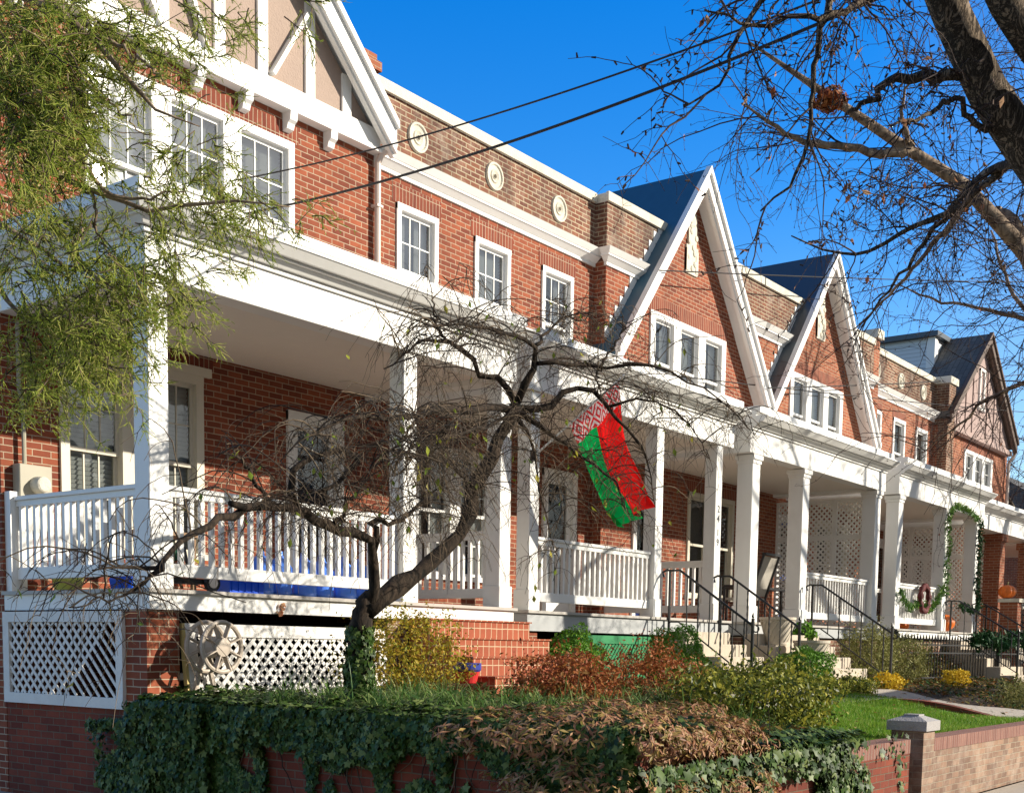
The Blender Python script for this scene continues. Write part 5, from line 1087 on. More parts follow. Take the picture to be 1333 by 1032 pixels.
# street trees out of the picture, they throw the shadows on the facades
sh = bare_tree((28.5, 2.0, -1.6), 12.5, 'bare_tree', 'bare street tree on the verge outside the picture, nearest to the gables', 0.27, per=2.5)
for i, off in enumerate(((7.5, 0.1, 0), (15, -0.1, 0), (18.0, -14.0, 0.2), (26.5, -13.5, 0.2))):
    d_ = dupe_tree(sh, off); d_['label'] = ['bare street tree on the verge, second along', 'bare street tree on the verge, farthest along', 'bare tree across the road, nearer of two', 'bare tree across the road, farther of two'][i]
# juniper overhanging from the upper left
jt = thing('juniper_tree', (0.6, 5.2, -1.55), 'feathery green juniper overhanging the upper left of the corner house', 'tree')
JL = [
 (A2((-260, 700, 5.6), (-240, 300, 5.6), (-200, 0, 5.6), (-180, -300, 5.6)), [.14, .12, .10, .07]),
 (A2((-230, 200, 5.6), (-80, 90, 5.3), (0, 120, 5.1), (12, 130, 5.1), (22, 165, 5.0), (40, 200, 5.0), (70, 222, 4.95), (110, 250, 4.9), (150, 262, 4.85), (200, 275, 4.8), (260, 270, 4.75), (330, 262, 4.7), (380, 270, 4.65)), [.05, .035, .028, .026, .022, .020, .018, .016, .014, .012, .010, .006, .003]),
 (A2((12, 130, 5.1), (45, 142, 5.0), (62, 170, 4.95), (80, 195, 4.9), (115, 225, 4.9), (140, 250, 4.85), (190, 258, 4.8), (240, 250, 4.75)), [.02, .018, .016, .015, .013, .011, .008, .004]),
 (A2((-200, -60, 5.6), (-60, -40, 5.2), (40, 0, 5.0), (95, 20, 4.9), (120, 50, 4.85), (150, 90, 4.8), (185, 125, 4.75), (215, 150, 4.7), (260, 165, 4.7)), [.04, .03, .024, .020, .018, .015, .011, .007, .003]),
 (A2((105, 35, 4.9), (150, 60, 4.8), (185, 80, 4.75), (205, 95, 4.7), (230, 130, 4.7)), [.014, .011, .008, .006, .003]),
 (A2((100, 88, 4.9), (130, 125, 4.85), (165, 155, 4.8), (195, 180, 4.8)), [.008, .007, .005, .003]),
 (A2((110, 250, 4.9), (122, 262, 4.88), (120, 290, 4.85), (95, 320, 4.8), (105, 345, 4.8)), [.010, .009, .008, .006, .003]),
 (A2((120, 290, 4.85), (132, 320, 4.82), (155, 345, 4.8), (175, 378, 4.75)), [.007, .006, .005, .003]),
 (A2((-230, 300, 5.6), (-100, 270, 5.3), (0, 290, 5.1), (30, 310, 5.05), (80, 340, 5.0), (150, 370, 4.9), (220, 400, 4.8), (250, 400, 4.75)), [.04, .028, .02, .014, .010, .007, .004, .002]),
 (A2((-230, 400, 5.6), (-100, 370, 5.3), (0, 380, 5.1), (20, 400, 5.05), (55, 430, 5.0), (100, 455, 4.9), (140, 465, 4.9)), [.04, .028, .018, .012, .008, .005, .003]),
 (A2((-200, -160, 5.6), (-40, -140, 5.2), (100, -60, 5.0), (200, -10, 4.9), (300, -10, 4.8), (400, -5, 4.7)), [.03, .02, .013, .009, .006, .003]),
 (A2((40, 200, 5.0), (60, 240, 5.0), (80, 275, 5.0), (88, 290, 5.0)), [.008, .007, .005, .003]),
]
tb = MB()
for p, r in JL:
    P, R = limb(p, np.array(r)*0.6, None, 22, 0.008); tb.tube(P, list(R), 7)
tb.build('trunk', 'bark_pale', jt, smooth=True)
CL = [(40, 20, 90, 40, 5), (60, 80, 95, 55, 9), (40, 170, 60, 60, 7), (90, 160, 40, 50, 5), (20, 250, 40, 40, 3), (60, 330, 70, 55, 5), (110, 400, 80, 60, 8), (160, 350, 70, 40, 5), (40, 470, 50, 50, 3.5), (90, 440, 70, 50, 4), (150, 30, 60, 30, 3), (230, 20, 80, 35, 2.2), (215, 70, 60, 40, 2.2),
      (250, 200, 60, 40, 3), (240, 250, 70, 35, 4.5), (310, 265, 60, 28, 4), (270, 290, 60, 25, 2.5), (215, 120, 60, 50, 1.5), (370, 275, 45, 22, 1.2), (235, 330, 60, 50, 2.2), (190, 380, 40, 40, 2.5), (235, 400, 25, 45, 1.8), (120, 480, 60, 30, 1.8), (30, 120, 40, 60, 4), (330, 40, 60, 30, 0.6), (400, 12, 22, 18, 0.8), (140, 210, 40, 50, 1.4), (60, 510, 50, 25, 0.9), (275, 350, 25, 25, 0.5), (150, 300, 60, 30, 1.8), (0, 60, 60, 60, 4), (170, 440, 40, 30, 1.0)]
pts = []
for (px, py, rx, ry, w_) in CL:
    k = int((15 if px < 130 else (9 if px < 260 else 6))*w_); g = rng.normal(size=(k, 2))*0.55
    for a, b_ in g: pts.append(atd(px+a*rx, py+b_*ry, 4.95+rng.normal()*0.22))
pts = np.array(pts); n = len(pts)
D = rdir(n)*0.7+np.array([0.35, -0.25, -0.35]); W1 = walk(pts, D, rng.uniform(0.07, 0.19, n), 7, 0.2, grav=0.06)
parts = [tubes(W1, np.linspace(0.0026, 0.001, 7)[None].repeat(n, 0), 3)]
V, F = join(parts); raw('twigs', V, F, 'twig', jt)
# scale-leaf sprays: on every twig short side shoots with tiny needles
k = n*11; q = rng.integers(0, n, k); j = rng.integers(0, 7, k); tt = W1[q, np.minimum(j+1, 6)]-W1[q, np.maximum(j-1, 0)]; tt /= np.linalg.norm(tt, axis=1)[:, None]
W2 = walk(W1[q, j], rdir(k)*0.8+tt*1.0, rng.uniform(0.03, 0.075, k), 4, 0.12, grav=0.05)
parts = [tubes(W2, np.array([0.0013, 0.0016, 0.0012, 0.0005])[None].repeat(k, 0), 3)]
k2 = k*5; q = rng.integers(0, k, k2); j = rng.integers(0, 4, k2); P0 = W2[q, j]; tt = W2[q, -1]-W2[q, 0]; tt /= np.linalg.norm(tt, axis=1)[:, None]
D = rdir(k2)*0.75+tt; D /= np.linalg.norm(D, axis=1)[:, None]; a = np.cross(D, rdir(k2)); a /= np.linalg.norm(a, axis=1)[:, None]
ln = rng.uniform(0.006, 0.016, k2)[:, None]
Vn = np.stack([P0-a*0.0013, P0+a*0.0013, P0+D*ln+a*0.0008, P0+D*ln-a*0.0008], axis=1).reshape(-1, 3)
parts.append((Vn, np.arange(len(Vn)).reshape(-1, 4)))
V, F = join(parts); raw('foliage', V, F, 'conifer', jt)
# ------------------------------------------------------------------ cables and pole
pole_top = at(1640, -235, 1.2); px_, py_ = pole_top[0], pole_top[1]
up_ = thing('utility_pole', (px_, py_, -1.6), 'wooden utility pole on the verge, carrying the cables', 'utility pole')
MB().lathe([(0.16, 0), (0.12, pole_top[2]+2.4)], (px_, py_, -1.6), 14).build('pole', 'wood', up_)
MB().box(px_-0.5, px_+0.5, py_-0.06, py_+0.06, pole_top[2]+0.1, pole_top[2]+0.22).build('crossarm', 'wood', up_)
def cable(p, q, sag, r, label):
    p, q = np.array(p), np.array(q); t = np.linspace(0, 1, 40)[:, None]; P = p*(1-t)+q*t; P[:, 2] -= (4*sag*t*(1-t))[:, 0]
    tag(MB().tube(P, r, 6).build('overhead_cable', 'wire'), label, 'cable', 'overhead cables across the street front')
cable(at(300, 236, 11.5), at(1640, -240, 1.2), 0.24, 0.008, 'thin upper cable running from the corner house up across the sky')
cable(at(300, 282, 11.5), at(1640, -230, 1.2), 0.28, 0.012, 'thicker dark cable just below the thin upper one')
cable(at(858, 352, 11.0), at(1500, 366, 9.2), 0.10, 0.011, 'cable passing in front of both brick gables below their peaks')
cable(at(640, 460, 11.3), at(1480, 545, 11.0), 0.15, 0.011, 'low cable crossing the gables at window height')
cable(at(1000, 505, 11.0), at(1450, 470, 12.5), 0.2, 0.013, 'short cable crossing toward the farthest gable')
# ------------------------------------------------------------------ flag
fl = thing('flag', tuple(at(698, 591, 9.25)), 'red and green flag with patterned white hoist hanging from a pole on the second porch', 'flag')
Pb = at(697, 592, 9.28); Pt = at(812, 489, 8.1)
MB().tube([Pb, Pt], 0.014, 8).lathe([(0.002, -0.03), (0.025, 0), (0.002, 0.03)], tuple(Pt), 8).build('flagpole', 'white', fl)
MB().box(Pb[0]-0.04, Pb[0]+0.04, Pb[1]-0.02, Pb[1]+0.05, Pb[2]-0.07, Pb[2]+0.06).build('bracket', 'iron', fl)
Ay, By = 8.83, 8.17
ca, cb_, cc_, cd_ = at(741, 552, 8.83), at(805, 495, 8.17), at(850, 652, 8.15), at(808, 688, 8.65)
nu, nv = 60, 72
me = bpy.data.meshes.new('cloth'); V = []; UV = []
for j in range(nv+1):
    v = j/nv
    for i in range(nu+1):
        u = i/nu; p = (ca*(1-u)+cb_*u)*(1-v)+(cd_*(1-u)+cc_*u)*v
        f = 0.075*v**0.7*math.sin(u*15+v*2.5)+0.03*math.sin(u*33-v*5)*v+0.03*math.sin(v*6+u*3)
        dn = np.array([0.55, -0.8, 0.05]); p = p+dn*f+np.array([0.02, 0, 0.0])*math.sin(u*9+v*5)*v
        p = p+(at(770, 620, 8.5)-at(776, 612, 8.5))*math.sin(v*math.pi)*(1.1)
        V.append(tuple(p)); UV.append((u, v))
F = [(j*(nu+1)+i, j*(nu+1)+i+1, (j+1)*(nu+1)+i+1, (j+1)*(nu+1)+i) for j in range(nv) for i in range(nu)]
V = np.array(V); base = V.mean(0); me.from_pydata([tuple(p) for p in V-base], [], F); me.update()
uvl = me.uv_layers.new(name='UVMap')
for l in me.loops: uvl.data[l.index].uv = UV[l.vertex_index]
for nm in ('red', 'fgreen', 'ornament'): me.materials.append(M[nm])
for pi_, p in enumerate(me.polygons):
    i, j = pi_ % nu, pi_//nu; u, v = (i+0.5)/nu, (j+0.5)/nv
    p.material_index = 2 if v < 0.15 else (1 if u < 0.42 else 0); p.use_smooth = True
o = link('flag_cloth', me, base, fl)
# ------------------------------------------------------------------ things on and around the first porch
mt = thing('electric_meter', (7.56, YW-0.1, 1.1), 'grey electric meter box with round glass dial on the brick wall at far left', 'meter')
e0 = at(22, 602, YW-0.12); e1 = at(68, 650, YW-0.12)
MB().box(e0[0]+0.02, e1[0], YW-0.13, YW-0.003, 1.08, e0[2]).build('meter_box', 'pvc', mt, bevel=0.008)
mc = at(54, 631, YW-0.2); MB().lathe([(0.085, 0.08), (0.085, 0.02), (0.075, -0.05), (0.06, -0.06)][::-1], (mc[0], YW-0.20, mc[2]), 24, axis='y').build('meter_dial', 'stone', mt)
MB().tube([(mc[0]-0.10, YW-0.07, e0[2]), (mc[0]-0.10, YW-0.07, e0[2]+0.55), (mc[0]-0.13, YW-0.05, e0[2]+0.75), (mc[0]-0.13, YW-0.05, 3.1)], 0.022, 8).build('conduit', 'pvc', mt)
pr = [(0.001, 0), (0.125, 0.01), (0.135, 0.05), (0.130, 0.10), (0.136, 0.13), (0.130, 0.17), (0.136, 0.22), (0.132, 0.30), (0.10, 0.36), (0.045, 0.41), (0.035, 0.46), (0.04, 0.47), (0.001, 0.475)]
for i in range(6):
    x = 8.72+0.30*i; q = MB().lathe(pr, (x, YF+0.48+0.05*(i % 2), DZ+0.002), 22).build('water_bottle', 'bluejug', None, smooth=True)
    tag(q, ['leftmost large blue water bottle behind the white porch railing', 'second blue water bottle from the left on the porch floor', 'third blue water bottle from the left on the porch floor', 'fourth blue water bottle from the left on the porch floor', 'fifth blue water bottle, next to the rightmost', 'rightmost blue water bottle beside the white porch column'][i], 'bottle', 'blue water bottles behind the railing')
cr = MB(); cr.box(8.15, 8.58, YF+0.28, YF+0.60, DZ+0.002, DZ+0.20); cr.box(8.13, 8.60, YF+0.26, YF+0.62, DZ+0.201, DZ+0.225)
for i in range(5): cr.box(8.17+0.085*i, 8.20+0.085*i, YF+0.27, YF+0.279, DZ+0.03, DZ+0.18)
tag(cr.build('storage_bin', 'bluebox'), 'bright blue plastic bin on the porch floor left of the bottles', 'bin')
sc = thing('folded_cart', (7.7, YF+0.4, DZ), 'dark folded cart with small wheels lying behind the left porch railing', 'cart')
for x in (7.42, 7.98): MB().lathe([(0.05, -0.02), (0.085, -0.022), (0.095, 0), (0.085, 0.022), (0.05, 0.02)], (x, YF+0.34, DZ+0.097), 20, axis='y').build('wheel', 'iron', sc); 
for x in (7.42, 7.98): MB().lathe([(0.01, -0.03), (0.05, -0.025), (0.055, 0.0), (0.05, 0.025)], (x, YF+0.335, DZ+0.097), 14, axis='y').build('wheel_hub', 'white', sc)
MB().box(7.46, 7.94, YF+0.36, YF+0.55, DZ+0.08, DZ+0.13).bar((7.5, YF+0.5, DZ+0.12), (7.75, YF+0.8, DZ+0.75), 0.025).bar((7.85, YF+0.5, DZ+0.12), (7.95, YF+0.8, DZ+0.75), 0.025).bar((7.72, YF+0.8, DZ+0.75), (7.98, YF+0.8, DZ+0.75), 0.03).build('cart_frame', 'iron', sc)
gu = thing('garden_umbrella', (7.75, YF+0.7, DZ), 'folded dark green umbrella leaning behind the porch railing', 'umbrella')
u0 = np.array((7.95, YF+0.75, DZ+0.05)); u1 = np.array((7.45, YF+0.6, 1.42)); 
MB().tube([u0, u1], 0.016, 8).build('pole', 'wood', gu)
P = [u0+(u1-u0)*t for t in np.linspace(0.3, 0.97, 10)]; MB().tube(P, [0.07, 0.085, 0.08, 0.07, 0.065, 0.05, 0.045, 0.035, 0.03, 0.015], 9).build('canopy', 'greencloth', gu)
tb_ = thing('side_table', (8.35, 11.0, DZ), 'small brown wooden table behind the side railing at far left', 'table')
MB().box(8.0, 8.7, 10.7, 11.25, DZ+0.62, DZ+0.66).build('tabletop', 'wood', tb_)
for x in (8.03, 8.63):
    for y in (10.73, 11.18): MB().box(x, x+0.045, y, y+0.045, DZ+0.002, DZ+0.62).build('leg', 'wood', tb_)
tag(MB().lathe([(0.10, 0), (0.13, 0.03), (0.17, 0.22), (0.18, 0.24), (0.16, 0.24), (0.12, 0.05)], (7.45, 11.2, DZ+0.002), 20).build('planter', 'lime', None, smooth=True), 'lime green pot on the porch floor at the far left', 'pot')
bg = MB(); bg.lathe([(0.10, 0), (0.15, 0.03), (0.17, 0.14), (0.12, 0.24), (0.05, 0.28)], (7.85, 10.8, DZ+0.002), 7, lobes=5, la=0.15); tag(bg.build('bag', 'bluebox'), 'crumpled blue bag under the side railing', 'bag')
# hose reel
hr = thing('hose_reel', (7.75, 9.1, -0.52), 'tan plastic hose reel wheel standing before the leaning white lattice', 'hose reel')
hc = at(287, 842, 9.02)
def wheel(cy, r):
    w_ = MB(); a = np.linspace(0, 2*math.pi, 29); w_.tube([(hc[0]+r*math.cos(t), cy, hc[2]+r*math.sin(t)) for t in a], 0.022, 8)
    w_.lathe([(0.03, -0.03), (0.085, -0.025), (0.09, 0.0), (0.085, 0.02)], (hc[0], cy, hc[2]), 20, axis='y')
    for i in range(8):
        t = 2*math.pi*(i+0.5)/8; w_.bar((hc[0]+0.07*math.cos(t), cy, hc[2]+0.07*math.sin(t)), (hc[0]+r*math.cos(t), cy, hc[2]+r*math.sin(t)), 0.012, 0.055, up=(math.sin(t), 0.0, -math.cos(t)) if False else (0, 1, 0))
    return w_.build('reel_wheel', 'reel', hr, smooth=False)
R_ = 0.225; wheel(9.0, R_); wheel(9.22, R_)
MB().lathe([(0.10, 0), (0.10, 0.22)], (hc[0], 9.0, hc[2]), 20, axis='y').build('drum', 'reel', hr)
for q_ in (-0.14, 0.14): MB().bar((hc[0]+q_, 9.24, -0.55), (hc[0], 9.24, hc[2]), 0.035).build('stand', 'reel', hr)
jt_ = MB()
for x in (8.9, 11.2): jt_.box(x, x+0.006, YF-0.0015, YF+0.01, 0.286, 0.43)
jt_.build('board_joint', 'deckboard', bpy.data.objects['row_house'])
for lx, lb in ((8.55, 'curled brown leaf stuck on the white porch fascia'),):
    k = 14; P = np.array([[lx, YF-0.012, 0.33]]).repeat(k, 0)+rng.normal(size=(k, 3))*np.array([0.03, 0.004, 0.025]); V, F = inst(LEAF[0], LEAF[1], P, np.tile([0, -1.0, 0.2], (k, 1))+rdir(k)*0.6, rdir(k), 0.06)
    tag(raw('dry_leaf', V, F, 'deadleaf'), lb, 'leaf')
# flower pot by steps
fp = thing('flower_pot', tuple(at(608, 884, 8.35)), 'red and blue glazed flower pot beside the brick steps', 'pot')
pc = at(608, 886, 8.35); MB().lathe([(0.10, 0), (0.13, 0.12)], (pc[0], pc[1], pc[2]-0.02), 20).build('pot_body', 'redpot', fp); MB().lathe([(0.135, 0.0), (0.15, 0.02), (0.15, 0.09), (0.13, 0.09)], (pc[0], pc[1], pc[2]+0.101), 20).build('pot_rim', 'bluepot', fp)
# urns on the third house's steps
def urn(x, y, z, label):
    q = MB(); prof = [(0.15, 0), (0.16, 0.02), (0.165, 0.05)]+[(0.165+0.10*t, 0.05+0.34*t) for t in np.linspace(0.1, 1, 8)]+[(0.285, 0.40), (0.29, 0.44), (0.25, 0.44), (0.20, 0.30)]
    vs = []; n_ = 36
    q.lathe(prof, (x, y, z), n_)
    for i in range(16):      # spiral flutes
        t = np.linspace(0, 1, 8); g = 2*math.pi*i/16
        q.tube([(x+(0.168+0.10*a)*math.cos(g+a*0.9), y+(0.168+0.10*a)*math.sin(g+a*0.9), z+0.06+0.32*a) for a in t], 0.011, 5)
    tag(q.build('planter', 'planter', None, smooth=False), label, 'planter', 'fluted planters on the steps')
urn(18.44, 8.64, 0.082, 'cream fluted planter on the upper step of the third porch')
urn(18.44, 8.06, -0.278, 'cream fluted planter standing lower, in front of the boxwood')
shrub('potted_plant', 'leafy green plant growing beside the upper cream planter', 'plant', (20.0, 8.9, 0.28), (0.28, 0.2, 0.2), 500, 0.09, 'box')
# patio chair
ch = thing('patio_chair', (20.35, 10.2, 0.45), 'black patio chair with grey sling back on the third porch', 'chair')
cx0 = 20.1
b_ = MB(); b_.add([(cx0, 9.95, 0.95), (cx0+0.55, 9.95, 0.95), (cx0+0.58, 9.72, 1.62), (cx0-0.03, 9.72, 1.62), (cx0, 9.97, 0.95), (cx0+0.55, 9.97, 0.95), (cx0+0.58, 9.74, 1.62), (cx0-0.03, 9.74, 1.62)], [(0, 1, 2, 3), (7, 6, 5, 4), (0, 4, 5, 1), (1, 5, 6, 2), (2, 6, 7, 3), (3, 7, 4, 0)]); b_.build('backrest', 'mesh', ch)
MB().box(cx0, cx0+0.55, 9.95, 10.45, 0.88, 0.92).build('seat', 'mesh', ch)
fr_ = MB()
for x in (cx0-0.03, cx0+0.58): fr_.bar((x, 9.96, 0.88), (x, 9.70, 1.66), 0.035); fr_.bar((x, 9.90, 1.12), (x, 10.45, 1.12), 0.04)
fr_.bar((cx0-0.04, 9.70, 1.66), (cx0+0.59, 9.70, 1.66), 0.07, 0.04); fr_.build('frame', 'iron', ch)
for x in (cx0-0.03, cx0+0.58):
    for y in (9.95, 10.45): MB().bar((x, y, 0.452), (x, y, 0.90 if y < 10 else 1.12), 0.03).build('leg', 'iron', ch)
pt = thing('patio_table', (21.6, 10.6, 0.45), 'black metal patio table with rail-like legs behind the chair', 'table')
MB().box(21.0, 22.3, 10.3, 11.0, 1.12, 1.16).build('tabletop', 'iron', pt)
for x in (21.05, 22.2):
    for y in (10.35, 10.9): MB().bar((x, y, 0.452), (x, y, 1.12), 0.04).build('leg', 'iron', pt)
# pumpkins, wreath, garlands
def pumpkin(p, r, label):
    t = thing('pumpkin', tuple(p), label, 'pumpkin', 'pumpkins on the porches')
    pr_ = [(0.05, 0.04)]+[(r*math.cos(a), r*0.78+r*0.78*math.sin(a)) for a in np.linspace(-1.35, 1.3, 12)]+[(0.03*r/0.2, r*1.46)]
    MB().lathe(pr_, tuple(p), 40, lobes=10, la=0.16).build('pumpkin_body', 'pumpkin', t, smooth=True)
    MB().tube([(p[0], p[1], p[2]+r*1.42), (p[0]+0.01, p[1], p[2]+r*1.75), (p[0]+0.05, p[1], p[2]+r*1.9)], [0.03, 0.022, 0.018], 6).build('stem', 'stem', t)
pumpkin((28.3, 9.25, 0.472), 0.25, 'large pumpkin on the porch floor beside the garlanded column')
pumpkin((31.17, 8.7, 1.312), 0.21, 'pumpkin sitting on top of the brick step pier')
pumpkin((25.9, 9.5, 0.472), 0.13, 'small pumpkin on the porch floor under the garlanded railing')
pumpkin((26.5, 9.5, 0.472), 0.11, 'smaller pumpkin right of the small one under the garlanded railing')
a = np.linspace(0, 2*math.pi, 30); wc_ = (26.2, 8.98, 1.12)
a = np.linspace(0, 2*math.pi, 49); wr = MB().tube([(wc_[0]+0.25*math.cos(t), wc_[1], wc_[2]+0.26*math.sin(t)) for t in a], [0.055+0.012*math.sin(9*t)+0.008*math.sin(23*t) for t in a], 9)
tag(wr.build('wreath', 'wreath', None, smooth=True), 'dark red berry wreath hung on the garlanded railing', 'wreath')
def garland(pts, n, label, size=0.10, mat='garland', spread=0.034):
    P, _ = resample(np.array(pts, float), np.ones(len(pts)), 60); q = (59*((np.arange(n)/n+0.035*np.sin(np.arange(n)*0.9))%0.999)).astype(int).clip(0, 58); f = rng.random(n)[:, None]
    C_ = P[q]*(1-f)+P[q+1]*f+rng.normal(size=(n, 3))*spread
    V, F = inst(NARROW[0], NARROW[1], C_, rdir(n), rdir(n)+np.array([0, 0, -0.6]), size*(0.6+0.8*rng.random(n)))
    return tag(raw('garland', V, F, mat), label, 'garland', 'evergreen garlands')
def swag(a, b_, sag, m=7): a, b_ = np.array(a, float), np.array(b_, float); return [a*(1-t)+b_*t-np.array([0, 0, 4*sag*t*(1-t)]) for t in np.linspace(0, 1, m)]
garland(swag((24.6, 8.92, 1.25), (26.1, 9.03, 1.1), 0.25)[:-1]+swag((26.1, 9.03, 1.1), (27.4, 9.0, 1.45), 0.35), 620, 'evergreen garland swagged along the fourth porch railing')
garland([(27.50, 8.97, 1.2), (27.48, 8.96, 1.7), (27.52, 8.96, 2.3), (27.48, 8.96, 2.9), (27.6, 8.95, 3.05), (28.6, 8.95, 3.18), (29.6, 8.95, 3.0)], 620, 'evergreen garland wound up the column and under the porch beam', 0.11)
garland([(29.66, 8.94, 3.0), (29.65, 8.94, 2.2), (29.63, 8.94, 1.5), (29.3, 8.8, 1.1), (28.4, 8.7, 0.95), (27.8, 8.75, 1.05)], 1000, 'darker garland hanging down the right column to the handrail', 0.10, 'fern')
# string lights on house 5
sl_ = thing('string_lights', (33, 9.3, 1.3), 'string of small clear bulbs on the brick-piered porch', 'lights')
w_ = MB(); bl = MB()
for (p, q) in (((32.6, 9.2, 1.35), (35.6, 9.2, 1.35)), ((33.45, 9.4, 2.85), (33.45, 11.0, 2.85))):
    P = np.array(swag(p, q, 0.12, 14)); w_.tube(P, 0.006, 4)
    for c_ in P[1:-1]: bl.lathe([(0.005, -0.05), (0.028, -0.03), (0.03, 0.0), (0.012, 0.03)], tuple(c_-np.array([0, 0, 0.02])), 8)
w_.build('cord', 'iron', sl_); bl.build('bulbs', 'bulb', sl_)
# iron fence at the right
fe = thing('iron_fence', (27.5, 8.0, -0.6), 'black iron picket fence in front of the garland porch', 'fence')
f0 = np.array([24.0, 8.75]); f1 = np.array([31.0, 7.6]); nfp = 60
r_ = MB(); zf = -0.62
for z in (0.12, 0.62, 0.78): r_.bar((f0[0], f0[1], zf+z), (f1[0], f1[1], zf+z), 0.025, 0.03)
r_.build('rails', 'iron', fe)
pk = MB().box(-0.009, 0.009, -0.009, 0.009, 0, 0.93).frus(-0.018, 0.018, -0.018, 0.018, 0.90, -0.001, 0.001, -0.001, 0.001, 1.0).build('picket', 'iron', fe)
for i in range(nfp):
    c_ = f0+(f1-f0)*i/(nfp-1); pos = (c_[0], c_[1], zf)
    if i == 0: pk.location = np.array(pos)-WL[fe.name]
    else: dupe(pk, 'picket', pos, fe)
for c_ in (f0, f0*0.38+f1*0.62, f1): MB().box(c_[0]-0.04, c_[0]+0.04, c_[1]-0.04, c_[1]+0.04, zf-0.1, zf+1.0).lathe([(0.05, 0), (0.05, 0.02), (0.01, 0.07)], (c_[0], c_[1], zf+1.0), 8).build('post', 'iron', fe)
garland([(27.0, 8.2, 0.25), (27.8, 8.05, 0.32), (28.3, 7.98, 0.2), (29.0, 7.9, 0.34), (29.7, 7.75, 0.28), (30.2, 7.65, -0.05)], 1100, 'dark evergreen swag tied on the iron fence', 0.16, 'fern', 0.08)
shrub('shrub', 'dark red shrub behind the right end of the iron fence', 'shrub', (30.6, 7.7, -0.35), (0.7, 0.4, 0.33), 2200, 0.07, 'redbrown')
# street side beyond the row
hb = thing('row_house', (55, 16, -1.6), 'grey roofed house far away behind the trees at the right edge', 'house')
MB().box(52, 60, 12, 20, -1.6, 5.0).build('wall', 'brick_far', hb); MB().prX([(11.6, 5.0), (20.4, 5.0), (16, 7.6)][::1], 51.6, 60.4).build('roof', 'shingle', hb)
for x in (53.5, 56.5): window(hb, x, x+1.0, 2.8, 4.3, 11.98, (1, 1), (1, 1), 'none', 0.08)
# houses across the road (behind the eye, they show in the window glass)
for i in range(5):
    x = -6+i*13.0; oh = thing('row_house', (x+5, -22, -1.6), ['brick house across the road opposite the alley', 'cream house across the road opposite the corner house', 'brick house across the road opposite the first gable', 'cream house across the road opposite the second gable', 'brick house across the road at the far end'][i], 'house', 'houses across the road')
    bm_ = 'brick_far' if i % 2 == 0 else 'cream'
    MB().box(x, x+10, -27, -18, -1.6, 5.2).build('wall', bm_, oh); MB().prX([(-27.4, 5.2), (-17.6, 5.2), (-22.5, 8.2)], x-0.3, x+10.3).build('roof', 'shingle', oh)
    for k in range(3): MB().box(x+1.2+3*k, x+2.4+3*k, -18.05+0.06, -17.95, 2.6, 4.2).build('window', 'white', oh)
# ------------------------------------------------------------------ light, sky, camera
EL, AZ = math.radians(22.5), math.radians(35)      # azimuth from the street side (-Y) toward +X
sd = np.array([math.sin(AZ)*math.cos(EL), -math.cos(AZ)*math.cos(EL), math.sin(EL)])
from mathutils import Vector, Matrix
su = bpy.data.lights.new('sun', 'SUN'); su.energy = 4.9; su.angle = math.radians(0.53); su.color = (1.0, 0.92, 0.78)
so = bpy.data.objects.new('sun', su); COL.objects.link(so); so.rotation_euler = Vector(sd).to_track_quat('Z', 'Y').to_euler(); so.location = (20, -20, 20)
W = bpy.data.worlds.new('World'); S.world = W; W.use_nodes = True; nt = W.node_tree
sk = nt.nodes.new('ShaderNodeTexSky'); sk.sky_type = 'NISHITA'; sk.sun_disc = False; sk.sun_elevation = EL
sk.sun_rotation = math.atan2(sd[0], sd[1]); sk.air_density = 1.1; sk.dust_density = 0.5; sk.ozone_density = 2.5; sk.altitude = 200
tc = nt.nodes.new('ShaderNodeTexCoord'); sx = nt.nodes.new('ShaderNodeSeparateXYZ'); L(nt, tc.outputs['Generated'], sx.inputs[0])
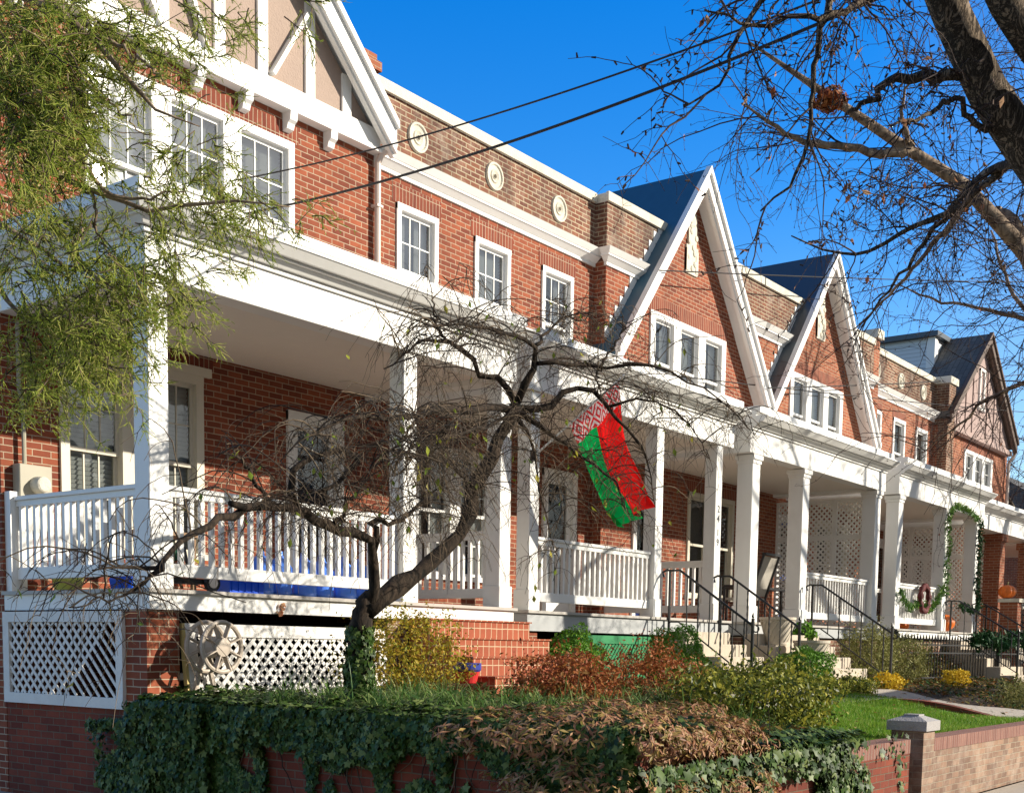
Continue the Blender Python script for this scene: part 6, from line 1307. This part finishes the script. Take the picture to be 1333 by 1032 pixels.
# deep clear blue to the north (+Y); thin bright clouds over the south, where the sun stands
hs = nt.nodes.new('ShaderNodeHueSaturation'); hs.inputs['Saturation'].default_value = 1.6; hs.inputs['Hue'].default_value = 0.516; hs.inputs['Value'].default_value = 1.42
hs2 = nt.nodes.new('ShaderNodeHueSaturation'); hs2.inputs['Saturation'].default_value = 0.8; hs2.inputs['Value'].default_value = 0.75  # south half desaturated and dimmed to weaken the blue fill on shaded faces
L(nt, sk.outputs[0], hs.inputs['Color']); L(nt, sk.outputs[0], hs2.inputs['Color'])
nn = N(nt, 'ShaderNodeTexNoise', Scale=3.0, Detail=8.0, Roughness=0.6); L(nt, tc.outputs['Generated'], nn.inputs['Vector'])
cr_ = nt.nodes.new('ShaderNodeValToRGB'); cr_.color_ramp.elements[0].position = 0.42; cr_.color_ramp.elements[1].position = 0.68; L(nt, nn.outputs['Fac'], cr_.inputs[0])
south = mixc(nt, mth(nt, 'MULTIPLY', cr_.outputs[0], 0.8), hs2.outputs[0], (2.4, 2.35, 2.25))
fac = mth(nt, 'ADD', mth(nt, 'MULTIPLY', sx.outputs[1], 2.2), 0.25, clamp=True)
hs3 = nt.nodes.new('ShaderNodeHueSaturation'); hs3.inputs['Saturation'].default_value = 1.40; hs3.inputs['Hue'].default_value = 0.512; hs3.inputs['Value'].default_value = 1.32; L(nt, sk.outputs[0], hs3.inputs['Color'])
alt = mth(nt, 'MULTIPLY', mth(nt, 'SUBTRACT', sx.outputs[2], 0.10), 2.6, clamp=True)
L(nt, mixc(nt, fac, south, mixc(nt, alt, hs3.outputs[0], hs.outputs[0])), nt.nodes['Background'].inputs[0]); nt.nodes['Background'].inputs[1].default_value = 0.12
cd = bpy.data.cameras.new('camera'); cd.sensor_fit = 'HORIZONTAL'; cd.sensor_width = 36; cd.lens = 36*FPX/1333
cd.shift_x = (666.5-CX)/1333; cd.shift_y = (CY-516)/1333; cd.clip_end = 2000; cd.clip_start = 0.05
co = bpy.data.objects.new('camera', cd); COL.objects.link(co)
co.matrix_world = Matrix(((cA[0], cB[0], -cF[0], 0), (cA[1], cB[1], -cF[1], 0), (cA[2], cB[2], -cF[2], 0), (0, 0, 0, 1)))
S.camera = co
S.view_settings.view_transform = 'Standard'; S.view_settings.look = 'None'; S.view_settings.exposure = 0.64; S.view_settings.gamma = 1
S.cycles.max_bounces = 6; S.cycles.transparent_max_bounces = 12; S.cycles.use_denoising = True
